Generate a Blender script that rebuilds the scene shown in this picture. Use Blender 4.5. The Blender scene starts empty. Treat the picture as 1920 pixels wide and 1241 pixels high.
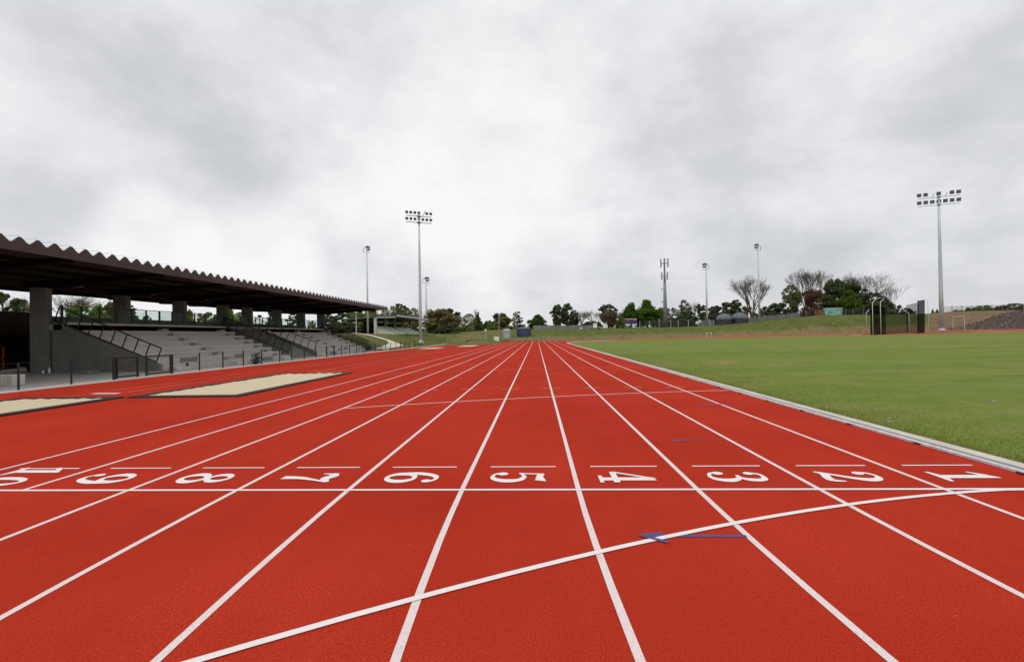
import bpy, math, random
import numpy as np
from mathutils import Vector, Matrix

random.seed(7)
RNG = np.random.default_rng(11)
scene = bpy.context.scene
C = bpy.data.collections.new("stadium")
scene.collection.children.link(C)
R_ = math.radians

# ------------------------------------------------------------------ camera
FPX, CX, CH = 927.9, -5.29, 1.6215
YAW, PITCH, ROLL = -0.0490, 0.00809, -0.01681
def _basis():
    f = Vector((math.sin(YAW)*math.cos(PITCH), math.cos(YAW)*math.cos(PITCH), math.sin(PITCH)))
    r = Vector((math.cos(YAW), -math.sin(YAW), 0)); u = r.cross(f)
    return f, r*math.cos(ROLL)+u*math.sin(ROLL), u*math.cos(ROLL)-r*math.sin(ROLL)
CF, CR, CU = _basis()
CO = Vector((CX, 0, CH))
cam_d = bpy.data.cameras.new("camera"); cam = bpy.data.objects.new("camera", cam_d); C.objects.link(cam)
cam_d.sensor_width = 36; cam_d.lens = 36*FPX/1920; cam_d.clip_end = 6000; cam_d.clip_start = .05
M = Matrix((CR, CU, -CF)).transposed().to_4x4(); M.translation = CO
cam.matrix_world = M
scene.camera = cam
def ray(u, v): return CF + CR*((u-960)/FPX) + CU*((620.5-v)/FPX)
def G(u, v, z=0.0):
    d = ray(u, v); return CO + d*((z-CH)/d.z)
def P(u, v, y):
    d = ray(u, v); return CO + d*(y/d.y)
def HZ(u):
    lo, hi = 0., 1241.
    for _ in range(40):
        m = (lo+hi)/2
        if ray(u, m).z > 0: lo = m
        else: hi = m
    return lo
def RAT(u):
    d = ray(u, HZ(u)); return d.x/d.y
def pxm(y): return y/FPX            # metres per photo pixel at depth y

# ------------------------------------------------------------------ materials
def new_mat(name):
    m = bpy.data.materials.new(name); m.use_nodes = True
    nt = m.node_tree; nt.nodes.clear()
    o = nt.nodes.new('ShaderNodeOutputMaterial')
    return m, nt, o
def N(nt, t, **kw):
    n = nt.nodes.new(t)
    for k, v in kw.items():
        if k in n.inputs.keys(): n.inputs[k].default_value = v
        else: setattr(n, k, v)
    return n
def L(nt, a, b): nt.links.new(a, b)
def objcoord(nt): return nt.nodes.new('ShaderNodeTexCoord').outputs['Object']
def geopos(nt): return nt.nodes.new('ShaderNodeNewGeometry').outputs['Position']
def noise(nt, co, scale, detail=4, rough=.55, dist=0.):
    n = N(nt, 'ShaderNodeTexNoise'); n.inputs['Scale'].default_value = scale
    n.inputs['Detail'].default_value = detail; n.inputs['Roughness'].default_value = rough
    n.inputs['Distortion'].default_value = dist
    L(nt, co, n.inputs['Vector']); return n.outputs['Fac']
def ramp(nt, fac, stops):
    r = nt.nodes.new('ShaderNodeValToRGB')
    el = r.color_ramp.elements
    while len(el) < len(stops): el.new(.5)
    for e, (p, c) in zip(el, stops):
        e.position = p; e.color = (*c, 1) if len(c) == 3 else c
    L(nt, fac, r.inputs['Fac']); return r.outputs['Color']
def mixc(nt, fac, a, b, mode='MIX'):
    m = nt.nodes.new('ShaderNodeMix'); m.data_type = 'RGBA'; m.blend_type = mode
    for s, v in ((0, fac), (6, a), (7, b)):
        if hasattr(v, 'is_linked') or hasattr(v, 'links'): L(nt, v, m.inputs[s])
        else: m.inputs[s].default_value = v if not isinstance(v, tuple) else ((*v, 1) if len(v) == 3 else v)
    return m.outputs[2]
def math_(nt, op, a, b=None, clamp=False):
    m = nt.nodes.new('ShaderNodeMath'); m.operation = op; m.use_clamp = clamp
    for i, v in enumerate((a, b)):
        if v is None: continue
        if hasattr(v, 'links'): L(nt, v, m.inputs[i])
        else: m.inputs[i].default_value = v
    return m.outputs[0]
def mapping(nt, co, scale=(1, 1, 1), rot=(0, 0, 0), loc=(0, 0, 0)):
    m = nt.nodes.new('ShaderNodeMapping'); m.inputs['Scale'].default_value = scale
    m.inputs['Rotation'].default_value = rot; m.inputs['Location'].default_value = loc
    L(nt, co, m.inputs['Vector']); return m.outputs[0]
def principled(nt, o, color, rough=.7, spec=.3, metal=0., bump=None, bump_d=.01, bump_s=.5):
    p = nt.nodes.new('ShaderNodeBsdfPrincipled')
    if hasattr(color, 'links'): L(nt, color, p.inputs['Base Color'])
    else: p.inputs['Base Color'].default_value = (*color, 1)
    if hasattr(rough, 'links'): L(nt, rough, p.inputs['Roughness'])
    else: p.inputs['Roughness'].default_value = rough
    p.inputs['Specular IOR Level'].default_value = spec
    p.inputs['Metallic'].default_value = metal
    if bump is not None:
        b = nt.nodes.new('ShaderNodeBump'); b.inputs['Distance'].default_value = bump_d
        b.inputs['Strength'].default_value = bump_s
        L(nt, bump, b.inputs['Height']); L(nt, b.outputs[0], p.inputs['Normal'])
    L(nt, p.outputs[0], o.inputs['Surface']); return p
def simple(name, col, rough=.6, spec=.3, metal=0., var=.18, scale=3., bump=0.):
    m, nt, o = new_mat(name); co = objcoord(nt)
    f = noise(nt, co, scale, 5, .6)
    c = ramp(nt, f, [(.3, tuple(x*(1-var) for x in col)), (.7, tuple(min(1, x*(1+var)) for x in col))])
    principled(nt, o, c, rough, spec, metal, noise(nt, co, scale*12, 3) if bump else None, bump or .01, .6)
    return m
MT = {}
# running track rubber: granules, faint seams, pale specks
def track_material():
    m, nt, o = new_mat('red_track'); co = geopos(nt)
    fine = math_(nt, 'ADD', math_(nt, 'MULTIPLY', noise(nt, co, 170, 3, .8), .6), math_(nt, 'MULTIPLY', noise(nt, co, 85, 3, .7), .4)); mid = noise(nt, co, 34, 4, .6); big = noise(nt, co, .35, 5, .6)
    lane = noise(nt, mapping(nt, co, (1.7, .05, 1)), 1.0, 6, .65)
    c = ramp(nt, fine, [(.36, (.13, .008, .004)), (.5, (.41, .028, .013)), (.64, (.86, .10, .056))])
    c = mixc(nt, .32, c, ramp(nt, mid, [(.3, (.30, .022, .010)), (.7, (.54, .046, .022))]))
    c = mixc(nt, math_(nt, 'MULTIPLY', ramp(nt, big, [(.38, (0, 0, 0)), (.70, (1, 1, 1))]), .6), c, (.31, .020, .009))
    c = mixc(nt, math_(nt, 'MULTIPLY', ramp(nt, lane, [(.45, (0, 0, 0)), (.66, (1, 1, 1))]), .5), c, (.36, .030, .015))
    vor = N(nt, 'ShaderNodeTexVoronoi'); vor.inputs['Scale'].default_value = 5.0
    L(nt, co, vor.inputs['Vector'])
    sp = math_(nt, 'LESS_THAN', vor.outputs['Distance'], .018)
    c = mixc(nt, math_(nt, 'MULTIPLY', sp, .75), c, (.72, .50, .42))
    # scuffs
    sc = noise(nt, mapping(nt, co, (2.2, 1.1, 1)), .9, 6, .72, .6)
    c = mixc(nt, math_(nt, 'MULTIPLY', ramp(nt, sc, [(.58, (0, 0, 0)), (.76, (1, 1, 1))]), .3), c, (.25, .022, .012))
    principled(nt, o, c, 1.0, .02, 0, fine, .005, .6)
    return m
MT['track'] = track_material()
def paint_material(name, col, wear=.25, tint=(.38, .05, .03)):
    m, nt, o = new_mat(name); co = geopos(nt)
    f = noise(nt, co, 150, 3, .75); g = noise(nt, co, 5, 5, .7)
    k = math_(nt, 'ADD', math_(nt, 'MULTIPLY', f, .75), math_(nt, 'MULTIPLY', g, .25))
    w = ramp(nt, k, [(.30+wear*.25, (1, 1, 1)), (.42+wear*.25, (0, 0, 0))])
    c = mixc(nt, math_(nt, 'MULTIPLY', w, .6), (*col, 1), (*tint, 1))
    c = mixc(nt, math_(nt, 'MULTIPLY', ramp(nt, g, [(.4, (0, 0, 0)), (.7, (1, 1, 1))]), .4), c, tuple(x*y for x, y in zip(col, (.82, .70, .68))))
    principled(nt, o, c, .85, .15, 0, f, .003, .5)
    return m
MT['white'] = paint_material('white_line_paint', (.75, .68, .67), .30)
MT['white_crisp'] = paint_material('white_number_paint', (.79, .75, .74), .14)
MT['faint'] = paint_material('faded_pink_paint', (.56, .26, .21), .3)
MT['yellow'] = paint_material('yellow_tick_paint', (.60, .38, .14), .3)
MT['blue'] = paint_material('blue_mark_paint', (.075, .085, .21), .34, (.28, .05, .05))
MT['blue_worn'] = paint_material('worn_blue_paint', (.16, .07, .15), .5)
def sand_material():
    m, nt, o = new_mat('sand'); co = geopos(nt)
    c = ramp(nt, noise(nt, co, 90, 4, .7), [(.3, (.55, .45, .30)), (.7, (.70, .59, .42))])
    c = mixc(nt, math_(nt, 'MULTIPLY', ramp(nt, noise(nt, co, 1.6, 5, .7), [(.55, (0, 0, 0)), (.72, (1, 1, 1))]), .4), c, (.56, .36, .22))
    principled(nt, o, c, .95, .1, 0, noise(nt, co, 5, 7, .7), .09, .8); return m
MT['sand'] = sand_material()
MT['black_rubber'] = simple('black_rubber', (.022, .020, .020), .7, .3, 0, .3, 6)
def concrete(name, col, streak=.35, scale=1.2, lo=.78, hi=1.15):
    m, nt, o = new_mat(name); co = geopos(nt)
    a = noise(nt, co, scale, 6, .65); b = noise(nt, co, 40, 4, .7)
    s = noise(nt, mapping(nt, co, (.9, .9, .25)), 2.2, 5, .7)
    c = ramp(nt, a, [(.3, tuple(x*lo for x in col)), (.7, tuple(x*hi for x in col))])
    c = mixc(nt, math_(nt, 'MULTIPLY', ramp(nt, s, [(.5, (0, 0, 0)), (.72, (1, 1, 1))]), streak), c, tuple(x*.55 for x in col))
    c = mixc(nt, math_(nt, 'MULTIPLY', b, .3), c, tuple(x*.7 for x in col))
    principled(nt, o, c, .9, .2, 0, b, .006, .5); return m
MT['conc'] = concrete('pale_concrete', (.40, .375, .345))
MT['conc_tier'] = concrete('terrace_concrete', (.47, .445, .42), .2, .7, .90, 1.06)
MT['conc_dark'] = concrete('dark_concrete', (.20, .20, .18), .4)
MT['conc_light'] = concrete('light_concrete', (.56, .53, .47), .2)
MT['conc_path'] = concrete('path_concrete', (.62, .58, .47), .15)
MT['step'] = concrete('step_concrete', (.37, .345, .315), .2)
MT['black_metal'] = simple('black_powder_coat', (.016, .017, .018), .5, .4, 0, .2, 8)
MT['galv'] = simple('galvanised_steel', (.50, .53, .54), .5, .5, .25, .1, 2.)
MT['galv_dark'] = simple('weathered_steel', (.20, .21, .22), .55, .4, .2, .2, 3.)
MT['alu'] = simple('aluminium', (.60, .59, .61), .42, .5, .4, .2, 9.)
MT['white_metal'] = simple('white_metal', (.74, .75, .74), .45, .4, 0, .08, 4.)
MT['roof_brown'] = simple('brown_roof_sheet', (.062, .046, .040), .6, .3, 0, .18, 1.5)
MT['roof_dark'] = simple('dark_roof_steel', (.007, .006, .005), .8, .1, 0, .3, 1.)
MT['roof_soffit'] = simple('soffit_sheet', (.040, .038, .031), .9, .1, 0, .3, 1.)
MT['brown_wall'] = simple('brown_wall', (.040, .024, .014), .8, .2, 0, .3, 1.)
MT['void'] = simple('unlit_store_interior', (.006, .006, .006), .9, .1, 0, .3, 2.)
MT['lamp_white'] = simple('lamp_cover', (.55, .55, .53), .4, .3, 0, .05, 3.)
MT['lamp_body'] = simple('lamp_housing', (.13, .135, .16), .5, .4, .1, .2, 5.)
MT['lamp_glass'] = simple('lamp_glass', (.30, .31, .36), .2, .6, 0, .1, 5.)
MT['seat_green'] = simple('green_seat', (.52, .62, .48), .6, .3, 0, .12, 3.)
MT['stand_roof'] = simple('stand_roof_sheet', (.085, .09, .085), .6, .3, 0, .2, .8)
MT['gutter'] = simple('gutter_steel', (.50, .52, .50), .5, .4, .1, .1, 1.)
MT['tank_dark'] = simple('dark_tank_plastic', (.030, .036, .044), .5, .4, 0, .2, .8)
MT['tank_lid'] = simple('tank_lid_plastic', (.11, .125, .15), .5, .4, 0, .25, 2.)
MT['tank_blue'] = simple('navy_tank_plastic', (.030, .045, .085), .5, .4, 0, .2, .8)
MT['tank_grey'] = simple('grey_tank_steel', (.36, .37, .38), .5, .4, .1, .15, .8)
MT['orange'] = simple('orange_red_paint', (.32, .040, .014), .5, .4, 0, .15, 3.)
MT['rust'] = simple('rusty_wall', (.20, .085, .055), .9, .1, 0, .5, 1.5)
MT['soil'] = simple('bare_soil', (.14, .085, .05), .95, .1, 0, .4, .8, .03)
MT['grey_fence'] = simple('grey_fence_sheet', (.20, .20, .195), .6, .3, 0, .3, .7)
MT['timber'] = simple('weathered_timber', (.30, .27, .22), .8, .2, 0, .2, 2.)
MT['brick'] = simple('cream_wall', (.52, .47, .38), .85, .2, 0, .12, .6)
MT['peach'] = simple('peach_wall', (.55, .40, .28), .85, .2, 0, .12, .6)
MT['tile_grey'] = simple('grey_roof_tile', (.16, .16, .17), .7, .3, 0, .2, .8)
MT['tile_pale'] = simple('pale_roof_sheet', (.52, .53, .53), .6, .3, 0, .12, .5)
MT['glass_dark'] = simple('window_glass', (.03, .035, .04), .15, .6, 0, .2, 1.)
MT['teal'] = None
MT['bark'] = simple('bark', (.115, .085, .062), .9, .1, 0, .35, 4.)
MT['bark_pale'] = simple('pale_bark', (.17, .145, .125), .9, .1, 0, .3, 4.)
def rubble_material():
    m, nt, o = new_mat('broken_stone')
    rnd = nt.nodes.new('ShaderNodeNewGeometry').outputs['Random Per Island']
    c = ramp(nt, rnd, [(0, (.085, .056, .043)), (.5, (.14, .10, .081)), (.85, (.19, .148, .12)), (1, (.25, .205, .172))])
    principled(nt, o, c, .95, .1); return m
MT['rubble'] = rubble_material()
def glass_panel():
    m, nt, o = new_mat('tinted_glass')
    t = nt.nodes.new('ShaderNodeBsdfTransparent'); t.inputs[0].default_value = (.86, .93, .90, 1)
    p = nt.nodes.new('ShaderNodeBsdfPrincipled'); p.inputs['Base Color'].default_value = (.20, .28, .25, 1)
    p.inputs['Roughness'].default_value = .12
    f = noise(nt, geopos(nt), 1.3, 4)
    k = ramp(nt, f, [(.35, (.05, .05, .05)), (.75, (.22, .22, .22))])
    mx = nt.nodes.new('ShaderNodeMixShader'); L(nt, k, mx.inputs[0])
    L(nt, t.outputs[0], mx.inputs[1]); L(nt, p.outputs[0], mx.inputs[2]); L(nt, mx.outputs[0], o.inputs['Surface']); return m
MT['glass'] = glass_panel()
def net_material(name, density, col=(.012, .014, .012)):
    m, nt, o = new_mat(name)
    t = nt.nodes.new('ShaderNodeBsdfTransparent')
    p = nt.nodes.new('ShaderNodeBsdfDiffuse'); p.inputs[0].default_value = (*col, 1)
    co = objcoord(nt); w = []
    for ax in ('X', 'Y', 'Z'):
        wv = N(nt, 'ShaderNodeTexWave', wave_type='BANDS', bands_direction=ax); wv.inputs['Scale'].default_value = 9
        L(nt, co, wv.inputs['Vector']); w.append(wv.outputs['Fac'])
    k = math_(nt, 'MAXIMUM', math_(nt, 'MAXIMUM', w[0], w[1]), w[2])
    f = noise(nt, co, .8, 4, .6)
    k = math_(nt, 'ADD', math_(nt, 'MULTIPLY', k, .25), math_(nt, 'ADD', density-.25, math_(nt, 'MULTIPLY', f, .3)), True)
    mx = nt.nodes.new('ShaderNodeMixShader'); L(nt, k, mx.inputs[0])
    L(nt, t.outputs[0], mx.inputs[1]); L(nt, p.outputs[0], mx.inputs[2]); L(nt, mx.outputs[0], o.inputs['Surface']); return m
MT['net'] = net_material('black_net', .50)
MT['net_thick'] = net_material('bunched_black_net', .58)
MT['mesh'] = net_material('wire_mesh_fill', .20, (.03, .03, .03))
MT['chain'] = net_material('chain_link', .08, (.08, .08, .08))
def grass_ground():
    m, nt, o = new_mat('mown_grass'); co = geopos(nt)
    big = noise(nt, mapping(nt, co, (.03, .22, 1)), 1.0, 6, .66, .5)
    pat = noise(nt, co, .55, 6, .7); fine = noise(nt, co, 60, 4, .75); mid = noise(nt, mapping(nt, co, (3, 7, 1)), 1., 5, .7)
    c = ramp(nt, fine, [(.3, (.095, .14, .018)), (.52, (.158, .21, .032)), (.75, (.235, .265, .058))])
    c = mixc(nt, .5, c, ramp(nt, mid, [(.3, (.13, .16, .024)), (.7, (.21, .225, .045))]))
    c = mixc(nt, math_(nt, 'MULTIPLY', ramp(nt, pat, [(.42, (0, 0, 0)), (.64, (1, 1, 1))]), .62), c, (.27, .225, .098))
    c = mixc(nt, math_(nt, 'MULTIPLY', ramp(nt, big, [(.40, (0, 0, 0)), (.60, (1, 1, 1))]), .75), c, (.11, .185, .024))
    drk = noise(nt, mapping(nt, co, (.35, .8, 1)), 1., 6, .75)
    c = mixc(nt, math_(nt, 'MULTIPLY', ramp(nt, drk, [(.50, (0, 0, 0)), (.66, (1, 1, 1))]), .5), c, (.085, .125, .026))
    principled(nt, o, c, .95, .08, 0, fine, .02, .6); return m
MT['grass'] = grass_ground()
def blade_material():
    m, nt, o = new_mat('grass_blades')
    rnd = nt.nodes.new('ShaderNodeNewGeometry').outputs['Random Per Island']
    pat = noise(nt, geopos(nt), .55, 6, .7)
    c = ramp(nt, rnd, [(0, (.12, .16, .026)), (.5, (.20, .235, .042)), (.85, (.27, .29, .07)), (1, (.38, .35, .14))])
    c = mixc(nt, math_(nt, 'MULTIPLY', ramp(nt, pat, [(.42, (0, 0, 0)), (.68, (1, 1, 1))]), .45), c, (.34, .28, .11))
    p = principled(nt, o, c, .8, .1); return m
MT['blades'] = blade_material()
def hill_material():
    m, nt, o = new_mat('rough_grass_bank'); co = geopos(nt)
    at = nt.nodes.new('ShaderNodeAttribute'); at.attribute_name = 'dry'
    ae = nt.nodes.new('ShaderNodeAttribute'); ae.attribute_name = 'earth'
    ar = nt.nodes.new('ShaderNodeAttribute'); ar.attribute_name = 'stone'
    a = noise(nt, co, .16, 6, .7, .5); b = noise(nt, co, 1.1, 6, .75); f = noise(nt, co, 9, 4, .75)
    g = ramp(nt, b, [(.3, (.055, .085, .016)), (.5, (.12, .145, .03)), (.72, (.20, .19, .055))])
    d = ramp(nt, b, [(.3, (.16, .125, .05)), (.55, (.235, .19, .085)), (.8, (.29, .21, .12))])
    e = ramp(nt, b, [(.3, (.14, .085, .045)), (.6, (.25, .165, .10)), (.8, (.30, .22, .14))])
    s = ramp(nt, noise(nt, co, 2.2, 6, .8), [(.35, (.04, .034, .031)), (.55, (.105, .09, .082)), (.72, (.18, .155, .14))])
    kd = math_(nt, 'ADD', at.outputs['Fac'], math_(nt, 'MULTIPLY', math_(nt, 'SUBTRACT', a, .5), 2.6), True)
    kd = ramp(nt, kd, [(.25, (0, 0, 0)), (.85, (1, 1, 1))])
    c = mixc(nt, kd, g, d)
    tus = noise(nt, mapping(nt, co, (1, .5, 1)), .42, 6, .78, .8)
    c = mixc(nt, math_(nt, 'MULTIPLY', ramp(nt, tus, [(.52, (0, 0, 0)), (.66, (1, 1, 1))]), .75), c, (.045, .075, .016))
    ke = ramp(nt, math_(nt, 'ADD', ae.outputs['Fac'], math_(nt, 'MULTIPLY', math_(nt, 'SUBTRACT', a, .5), 1.0), True), [(.4, (0, 0, 0)), (.6, (1, 1, 1))])
    c = mixc(nt, ke, c, e)
    ks = ramp(nt, math_(nt, 'ADD', ar.outputs['Fac'], math_(nt, 'MULTIPLY', math_(nt, 'SUBTRACT', noise(nt, co, .5, 5, .7), .5), .9), True), [(.42, (0, 0, 0)), (.56, (1, 1, 1))])
    c = mixc(nt, ks, c, s)
    c = mixc(nt, math_(nt, 'MULTIPLY', f, .35), c, (.05, .05, .025))
    principled(nt, o, c, .95, .08, 0, b, .5, .7); return m
MT['hill'] = hill_material()
def leaf_material():
    m, nt, o = new_mat('foliage')
    oi = nt.nodes.new('ShaderNodeObjectInfo')
    rnd = nt.nodes.new('ShaderNodeNewGeometry').outputs['Random Per Island']
    k = ramp(nt, rnd, [(0, (.45, .45, .45)), (.6, (1, 1, 1)), (1, (1.0, 1.0, 1.0))])
    c = mixc(nt, 1.0, oi.outputs['Color'], k, 'MULTIPLY')
    cl = noise(nt, objcoord(nt), .55, 3, .6)
    c = mixc(nt, math_(nt, 'MULTIPLY', ramp(nt, cl, [(.4, (0, 0, 0)), (.65, (1, 1, 1))]), .5), c, mixc(nt, 1.0, c, (1.5, 1.35, .9, 1), 'MULTIPLY'))
    d = nt.nodes.new('ShaderNodeBsdfDiffuse'); L(nt, c, d.inputs[0])
    t = nt.nodes.new('ShaderNodeBsdfTranslucent'); L(nt, c, t.inputs[0])
    mx = nt.nodes.new('ShaderNodeMixShader'); mx.inputs[0].default_value = .45
    L(nt, d.outputs[0], mx.inputs[1]); L(nt, t.outputs[0], mx.inputs[2]); L(nt, mx.outputs[0], o.inputs['Surface']); return m
MT['leaf'] = leaf_material()
def sign_material():
    m, nt, o = new_mat('printed_banner'); co = objcoord(nt)
    v = noise(nt, mapping(nt, co, (1.0, 1, 1.3)), .9, 4, .6, 1.2)
    c = ramp(nt, v, [(.36, (.018, .045, .07)), (.47, (.03, .035, .12)), (.56, (.12, .03, .12)), (.62, (.40, .16, .24)), (.68, (.04, .03, .09))])
    principled(nt, o, c, .5, .3); return m
MT['banner'] = sign_material()
def graffiti_material():
    m, nt, o = new_mat('graffiti_wall'); co = objcoord(nt)
    v = noise(nt, mapping(nt, co, (.9, .9, .9)), 1.3, 5, .65, 1.5)
    c = ramp(nt, v, [(.36, (.05, .14, .11)), (.45, (.14, .36, .28)), (.55, (.36, .58, .48)), (.63, (.10, .26, .21)), (.7, (.30, .50, .42))])
    principled(nt, o, c, .7, .2); return m
MT['teal'] = graffiti_material()

# ------------------------------------------------------------------ mesh builder
class MB:
    def __init__(s): s.v = []; s.f = []; s.smooth = False
    def add(s, vs, fs):
        n = len(s.v); s.v += [tuple(p) for p in vs]; s.f += [tuple(i+n for i in f) for f in fs]; return s
    def box(s, x0, x1, y0, y1, z0, z1):
        return s.add([(x, y, z) for z in (z0, z1) for y in (y0, y1) for x in (x0, x1)],
                     [(0, 2, 3, 1), (4, 5, 7, 6), (0, 1, 5, 4), (1, 3, 7, 5), (3, 2, 6, 7), (2, 0, 4, 6)])
    def obox(s, c, ax, ay, az):   # oriented box from centre and three half-axis vectors
        c, ax, ay, az = map(Vector, (c, ax, ay, az))
        return s.add([c+ax*i+ay*j+az*k for k in (-1, 1) for j in (-1, 1) for i in (-1, 1)],
                     [(0, 2, 3, 1), (4, 5, 7, 6), (0, 1, 5, 4), (1, 3, 7, 5), (3, 2, 6, 7), (2, 0, 4, 6)])
    def bar(s, a, b, w, h=None):  # rectangular bar between points
        a, b = Vector(a), Vector(b); d = (b-a); ln = d.length
        if ln < 1e-6: return s
        d /= ln; up = Vector((0, 0, 1)) if abs(d.z) < .95 else Vector((0, 1, 0))
        x = d.cross(up).normalized(); y = x.cross(d)
        return s.obox((a+b)/2, x*(w/2), d*(ln/2), y*((h or w)/2))
    def tube(s, pts, rads, n=8, cap=True):
        pts = [Vector(p) for p in pts]; base = len(s.v); prev = None
        for i, p in enumerate(pts):
            d = (pts[min(i+1, len(pts)-1)]-pts[max(i-1, 0)]).normalized()
            if prev is None:
                ref = Vector((1, 0, 0)) if abs(d.x) < .9 else Vector((0, 1, 0))
                x = d.cross(ref).normalized()
            else: x = (prev-d*prev.dot(d)).normalized()
            prev = x; y = d.cross(x)
            r = rads[i] if hasattr(rads, '__len__') else rads
            for k in range(n):
                a = 2*math.pi*k/n; s.v.append(tuple(p+x*(r*math.cos(a))+y*(r*math.sin(a))))
        for i in range(len(pts)-1):
            for k in range(n):
                a = base+i*n+k; b = base+i*n+(k+1) % n
                s.f.append((a, b, b+n, a+n))
        if cap:
            s.f.append(tuple(base+k for k in range(n))[::-1]); e = base+(len(pts)-1)*n
            s.f.append(tuple(e+k for k in range(n)))
        return s
    def lathe(s, prof, n=24, c=(0, 0, 0)):
        base = len(s.v)
        for r, z in prof:
            for k in range(n):
                a = 2*math.pi*k/n; s.v.append((c[0]+r*math.cos(a), c[1]+r*math.sin(a), c[2]+z))
        for i in range(len(prof)-1):
            for k in range(n):
                a = base+i*n+k; b = base+i*n+(k+1) % n; s.f.append((a, b, b+n, a+n))
        e = base+(len(prof)-1)*n
        s.f.append(tuple(e+k for k in range(n)))
        return s
    def prism(s, poly, axis, a, b):   # polygon in the plane normal to axis, extruded from a to b
        def p3(q, t): return {'x': (t, q[0], q[1]), 'y': (q[0], t, q[1]), 'z': (q[0], q[1], t)}[axis]
        n = len(poly); vs = [p3(q, a) for q in poly]+[p3(q, b) for q in poly]
        return s.add(vs, [tuple(range(n)), tuple(range(2*n-1, n-1, -1))]+[(i, i+n, (i+1) % n+n, (i+1) % n) for i in range(n)])
    def build(s, name, mat, parent=None, smooth=False, recalc=True, loc=None):
        me = bpy.data.meshes.new(name); me.from_pydata(s.v, [], s.f); me.update()
        if recalc:
            import bmesh
            bm = bmesh.new(); bm.from_mesh(me); bmesh.ops.recalc_face_normals(bm, faces=bm.faces); bm.to_mesh(me); bm.free()
        if smooth: me.polygons.foreach_set('use_smooth', [True]*len(me.polygons))
        if mat: me.materials.append(mat)
        o = bpy.data.objects.new(name, me); C.objects.link(o)
        if loc is not None: o.location = loc
        if parent: o.parent = parent
        return o
def bevel(o, w, seg=2):
    m = o.modifiers.new('bevel', 'BEVEL'); m.width = w; m.segments = seg; m.limit_method = 'ANGLE'; return o
def tag(o, label, cat, group=None):
    o['label'] = label; o['category'] = cat
    if group: o['group'] = group
    return o
def thing(name, label, cat, loc=(0, 0, 0), rz=0., group=None):
    o = bpy.data.objects.new(name, None); C.objects.link(o); o.location = loc; o.rotation_euler = (0, 0, rz)
    o.empty_display_size = .3
    return tag(o, label, cat, group)
def struct(o): o['kind'] = 'structure'; return o
def kids(o): return [c for c in bpy.data.objects if c.parent == o]
def copy_tree(o, parent=None):
    c = o.copy(); C.objects.link(c); c.parent = parent
    for ch in kids(o): copy_tree(ch, c)
    return c

# ------------------------------------------------------------------ the ground
FIN = 5.19; W = 1.22; RB = 43.0
def kerb_x(y):     # inner edge of lane one
    if y < FIN: return RB-math.sqrt(max(RB**2-(FIN-y)**2, 0))
    return 0.
ZS = .0045         # the infield falls slightly towards the near straight
EDGE_Y, CRN, STR_END = 110., 22., 88.
def kerb_path():
    pts = [(kerb_x(y), y) for y in np.linspace(-12, FIN, 16)]+[(0., y) for y in np.linspace(7, STR_END, 40)]
    for a in np.linspace(0, math.pi/2, 14)[1:]:
        pts.append((CRN-CRN*math.cos(a), STR_END+(EDGE_Y-STR_END)*math.sin(a)))
    for x in np.linspace(26, 150, 50): pts.append((x, EDGE_Y))
    for a in np.linspace(0, math.pi/2, 12)[1:]:
        pts.append((150+30*math.sin(a), EDGE_Y-30+30*math.cos(a)))
    for y in np.linspace(70, -40, 12): pts.append((180., y))
    return pts
KP = kerb_path()

mb = MB(); mb.box(-2500, 2500, -500, 3500, -.6, -.06)
struct(mb.build('ground', MT['hill']))
# infield
mb = MB(); inn = []
for i, (x, y) in enumerate(KP):
    a = Vector(KP[max(i-1, 0)]); b = Vector(KP[min(i+1, len(KP)-1)]); d = (b-a).normalized()
    n = Vector((d.y, -d.x)); q = Vector((x, y))+n*.39; inn.append((q.x, q.y))
vs = [(x, y, ZS*max(0, x)+.015) for x, y in inn]
def fill_rows():
    # triangulated sheet following the outline: fan of strips to an inner spine
    m = MB(); n = len(vs)
    spine = [(70+.25*(x-70), 45+.2*(y-45), ZS*(70+.25*(x-70))+.015) for x, y, z in vs]
    m.add(vs+spine, [(i, i+1, n+i+1, n+i) for i in range(n-1)]+[(n-1, 0, n, 2*n-1)])
    m.f.append(tuple(n+i for i in range(n)))
    return m
struct(fill_rows().build('infield', MT['grass']))

# running track: near straight with its chute, jump apron on the stand side, and the far bend
mb = MB()
ys = list(np.linspace(-12, FIN, 12))+[20, 50, 86, 121.5]
for a, b in zip(ys[:-1], ys[1:]):
    i = len(mb.v)
    lim = -22.55 if b <= 86.1 else -12.75
    mb.add([(lim, a, 0), (kerb_x(a), a, 0), (kerb_x(b), b, 0), (lim, b, 0)], [(0, 1, 2, 3)])
mb.add([(.001, 88, 0), (3.4, 119.5, 0), (1.5, 121.5, 0), (-.001, 121.5, 0)], [(0, 1, 2, 3)])
struct(mb.build('running_track', MT['track']))
FARZ = [(1010, .03), (1067, .10), (1150, .25), (1300, .46), (1560, .66), (1640, .84), (1760, 1.03), (1900, 1.0), (2200, 1.0)]
def farz(x):
    t = (x-CX)/122.
    return float(np.interp(t, FT, [z for _, z in FARZ]))
FT = [RAT(q) for q, _ in FARZ]
mb = MB(); k0 = [i for i, p in enumerate(KP) if p[1] >= 70][0]
rib = KP[k0:k0+95]
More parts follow.
